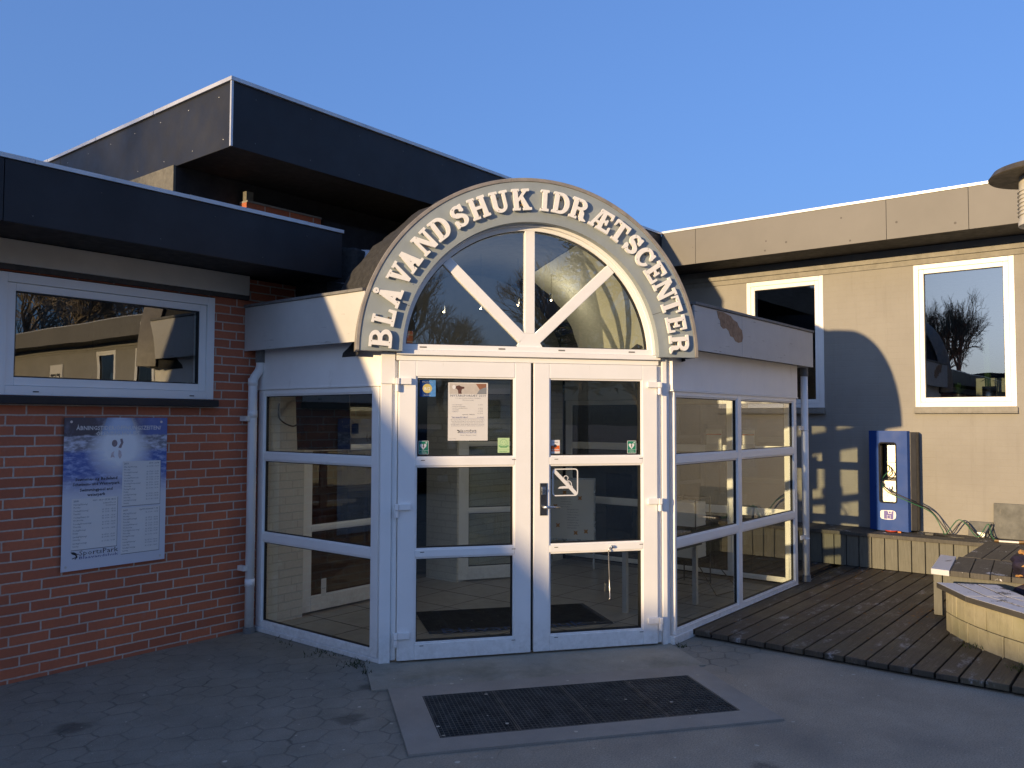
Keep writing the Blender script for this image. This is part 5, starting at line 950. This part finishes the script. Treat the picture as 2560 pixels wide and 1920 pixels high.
for (y0, y1, zt, lab) in ((-2.10, -1.905, 1.62, 'clear brochure holder with a white leaflet at the left mullion'), (-2.47, -2.32, 1.62, 'narrow clear brochure holder with a white leaflet nearer the corner')):
    t = thing('brochure_holder', lab, 'holder', (4.36, (y0+y1)/2, zt-.4), 'brochure holders in the porch'); obj('leaflet', MB().box(4.362, 4.366, y0+.01, y1-.01, zt-.24, zt), 'paper', t); mb = MB(); mb.box(4.355, 4.358, y0, y1, zt-.40, zt-.15); obj('pocket', mb, 'clear_plastic', t); obj('banner', MB().box(4.3615, 4.3618, y0+.01, y1-.01, zt-.06, zt-.045), 'red_plastic', t)
# cupboard and plants behind the second window of the grey wing
t = thing('cupboard', 'pale yellow cupboard behind the right grey wall window', 'cupboard', (7.6, -4.3, .9)); obj('body', MB().box(7.4, 7.9, -4.45, -4.02, .9, 2.24), 'cream_inside', t); obj('drawer_front', MB().box(7.38, 7.399, -4.44, -4.03, 2.06, 2.20), 'cream_inside', t, bev=.006)
def plant(x, y, z, n_, h, lab, seed):
    t = thing('pot_plant', lab, 'plant', (x, y, z)); rn = random.Random(seed); obj('pot', MB().lathe((x, y, z-.12), [(0, 0), (.05, 0), (.065, .12), (.058, .12), (0, .10)]), 'dark_plate', t); m = MB()
    for k in range(n_):
        a = rn.random()*6.28; l = h*rn.uniform(.6, 1); e_ = rn.uniform(.5, 1.4); d = Vector((math.cos(a)*math.cos(e_), math.sin(a)*math.cos(e_), math.sin(e_))); s_ = Vector((-math.sin(a), math.cos(a), 0))*.010; p0 = Vector((x, y, z)); p1 = p0+d*l*.55; p2 = p0+d*l-Vector((0, 0, l*.18)); m.add([p0-s_*.5, p0+s_*.5, p1+s_, p1-s_, p2], [(0, 1, 2, 3), (3, 2, 4)])
    obj('leaves', m, 'leaf', t, flip=False)
plant(6.60, -3.98, 2.03, 34, .19, 'small spiky green plant on the sill of the right window', 1)
t = thing('bamboo_plant', 'tall bamboo in a shiny pot behind the right window', 'plant', (6.9, -4.22, 1.9)); obj('pot', MB().lathe((6.9, -4.24, 1.80), [(0, 0), (.07, 0), (.075, .32), (.07, .32), (0, .30)]), 'steel', t, smooth=True); mb = MB(); rn = random.Random(3)
for k in range(7):
    x = 6.9+rn.uniform(-.05, .05); y = -4.24+rn.uniform(-.05, .05); mb.tube([(x, y, 2.0), (x+rn.uniform(-.02, .02), y+rn.uniform(-.02, .02), 2.62)], .007, 6)
    for j in range(16): p0 = Vector((x, y, rn.uniform(2.2, 2.68))); d = Vector((rn.uniform(-1, 1), rn.uniform(-1, 1), rn.uniform(-.2, .6))).normalized()*.09; s_ = Vector((0, 0, 1)).cross(d).normalized()*.010; mb.add([p0, p0+d*.5+s_, p0+d, p0+d*.5-s_], [(0, 1, 2, 3)])
obj('stems_and_leaves', mb, 'leaf', t, flip=False)

# ------------------------------------------------------------------ surroundings that show in the glass and shade the forecourt
fb = thing('added_shade_building', 'low dark flat roofed building added off frame to shade the forecourt', 'building', (-33, -9, 0)); obj('wall', MB().box(-38, -31, -32, 13, 0, 3.75), 'red_brick', fb); obj('roof', MB().box(-38.5, -30.3, -32.5, 13.5, 3.75, 4.12), 'black_fascia', fb)  # block added off frame so its shadow covers the ground and door foot
def tree_mesh(seed, H=8.5, depth=7):
    rn = random.Random(seed); mb = MB(); 
    def grow(p, d, l, r, k):
        q = p+d*l; e = q+Vector((rn.uniform(-1, 1), rn.uniform(-1, 1), rn.uniform(-.3, 1)))*l*.10; s_ = 6 if k > 5 else 3
        mb.tube([p, p+d*l*.5+Vector((rn.uniform(-1, 1), rn.uniform(-1, 1), 0))*l*.05, e], [r, r*.85, r*.68], s_, cap=False)
        if k == 0: return
        for i in range(3):
            a = rn.random()*6.28; sp = rn.uniform(.25, .62); ax = d.cross(Vector((math.cos(a), math.sin(a), .3))).normalized(); nd = (d*math.cos(sp)+ax*math.sin(sp)+Vector((0, 0, .10))).normalized(); st = p+(e-p)*rn.uniform(.6, 1.0) if i else e
            grow(st, nd, l*rn.uniform(.68, .86), r*.62, k-1)
    mb.tube([(0, 0, 0), (0, 0, H*.16)], [H*.024, H*.02], 8); grow(Vector((0, 0, H*.155)), Vector((.05, .02, 1)).normalized(), H*.19, H*.019, depth); return mb
TM = []
for i, sd_ in enumerate((1, 2, 3)):
    mb = tree_mesh(sd_); me = bpy.data.meshes.new('bare_tree'); me.from_pydata(mb.v, [], mb.f); me.update(); me.materials.append(M['bark']); TM.append(me)
rn = random.Random(12); spots = []; ORD = 'first second third fourth fifth sixth seventh eighth ninth tenth eleventh twelfth'.split()
for k in range(12): spots.append((-26+k*3.1+rn.uniform(-1, 1), -29+rn.uniform(-4, 3), rn.uniform(.85, 1.25), ORD[k]+' bare winter tree from the west across the car park'))
for k in range(11): spots.append((-28.5+rn.uniform(-1.2, 0)-12, 5.0+k*1.35+rn.uniform(-.4, .4), rn.uniform(1.22, 1.38), ORD[k]+' bare winter tree counted from the south beyond the brick wing roof'))
for k in range(7): spots.append((11+k*2.6+rn.uniform(-.8, .8), -33+rn.uniform(-3, 3), rn.uniform(1.1, 1.5), ORD[k]+' bare winter tree from the west behind the grey wing end'))
for k, (x, y, s_, lab) in enumerate(spots):
    lab = lab.replace('bare winter tree', 'bare winter tree number %d from the left' % 0) if False else lab
    o = bpy.data.objects.new('bare_tree', TM[k % 3]); COL.objects.link(o); o.location = (x, y, 0); o.scale = (s_*(1.15 if lab.find('brick wing') < 0 else .78), s_*(1.15 if lab.find('brick wing') < 0 else .78), s_); o.rotation_euler = (0, 0, rn.random()*6.28); tag(o, lab, 'tree', 'bare trees around the site')
t = thing('pine_tree', 'dark pine tree among the bare trees facing the entrance', 'tree', (-6.1, -25, 0)); obj('trunk', MB().tube([(-6.1, -25, 0), (-6.1, -25, 5), (-6.0, -25, 10.5)], [.22, .15, .04], 8), 'bark', t); mb = MB(); rn = random.Random(21)
for k in range(2600):
    z = 2.6+8.2*rn.random(); r = (10.9-z)*.24*(.35+rn.random()*.7)*(1+.4*math.sin(z*3.1)); a = rn.random()*6.28; c = Vector((-6.1+r*math.cos(a), -25+r*math.sin(a), z)); d = Vector((rn.uniform(-1, 1), rn.uniform(-1, 1), rn.uniform(-.6, .6)))*.22; e_ = Vector((rn.uniform(-1, 1), rn.uniform(-1, 1), rn.uniform(-1, 1)))*.12; mb.add([c-d, c+e_, c+d], [(0, 1, 2)])
obj('crown', mb, 'needles', t, flip=False)
def car(x, y, ang, mat, lab):
    t = thing('parked_car', lab, 'car', (x, y, 0), 'cars parked in front of the entrance'); ca, sa = math.cos(ang), math.sin(ang)
    def W(v): return Vector((x+v[0]*ca-v[1]*sa, y+v[0]*sa+v[1]*ca, v[2]))
    def body(prof, w0, w1, mat_, nm):
        m = MB(); k = len(prof); m.add([W((a, -w0 if b < .75 else -w1, b)) for a, b in prof]+[W((a, w0 if b < .75 else w1, b)) for a, b in prof], [tuple(range(k)), tuple(range(2*k-1, k-1, -1))]+[(i, (i+1) % k, k+(i+1) % k, k+i) for i in range(k)]); obj(nm, m, mat_, t, bev=.05)
    body([(-2.1, .3), (2.1, .3), (2.15, .55), (2.05, .74), (1.1, .90), (-1.7, .95), (-2.1, .85), (-2.15, .5)], .88, .86, mat, 'body'); body([(1.05, .88), (.35, 1.38), (-.2, 1.46), (-1.1, 1.42), (-1.85, .94)], .80, .66, 'car_glass', 'windows')
    body([(.30, 1.395), (-.2, 1.475), (-1.1, 1.435), (-1.2, 1.40), (-.2, 1.43)], .66, .64, mat, 'roof_panel')
    for a in (-1.3, 1.3):
        for b in (-.85, .85): m = MB(); m.tube([W((a, b-.09, .32)), W((a, b+.09, .32))], .32, 20); obj('wheel', m, 'tyre', t)
car(-7.5, -15, R(75), 'car_dark', 'dark parked car facing the entrance doors'); car(-4.6, -15.3, R(80), 'car_grey', 'grey parked car facing the entrance doors'); car(-10.4, -14.7, R(78), 'car_red', 'red parked car furthest from the grey wing')
t = thing('camper_van', 'white camper van parked behind the cars', 'van', (-8.3, -21, 0)); obj('body', MB().box(-9.4, -7.3, -26.5, -21, .4, 2.75), 'white_plastic', t, bev=.15); obj('rear_window', MB().box(-9.1, -7.6, -20.995, -20.98, 1.75, 2.35), 'car_glass', t); obj('rear_panel', MB().box(-9.2, -7.5, -20.995, -20.98, .75, 1.45), 'car_dark', t)
for a in (-9.1, -7.6):
    for b in (-21.9, -25.4): obj('wheel', MB().tube([(a-.1, b, .35), (a+.1, b, .35)], .35, 18), 'tyre', t)
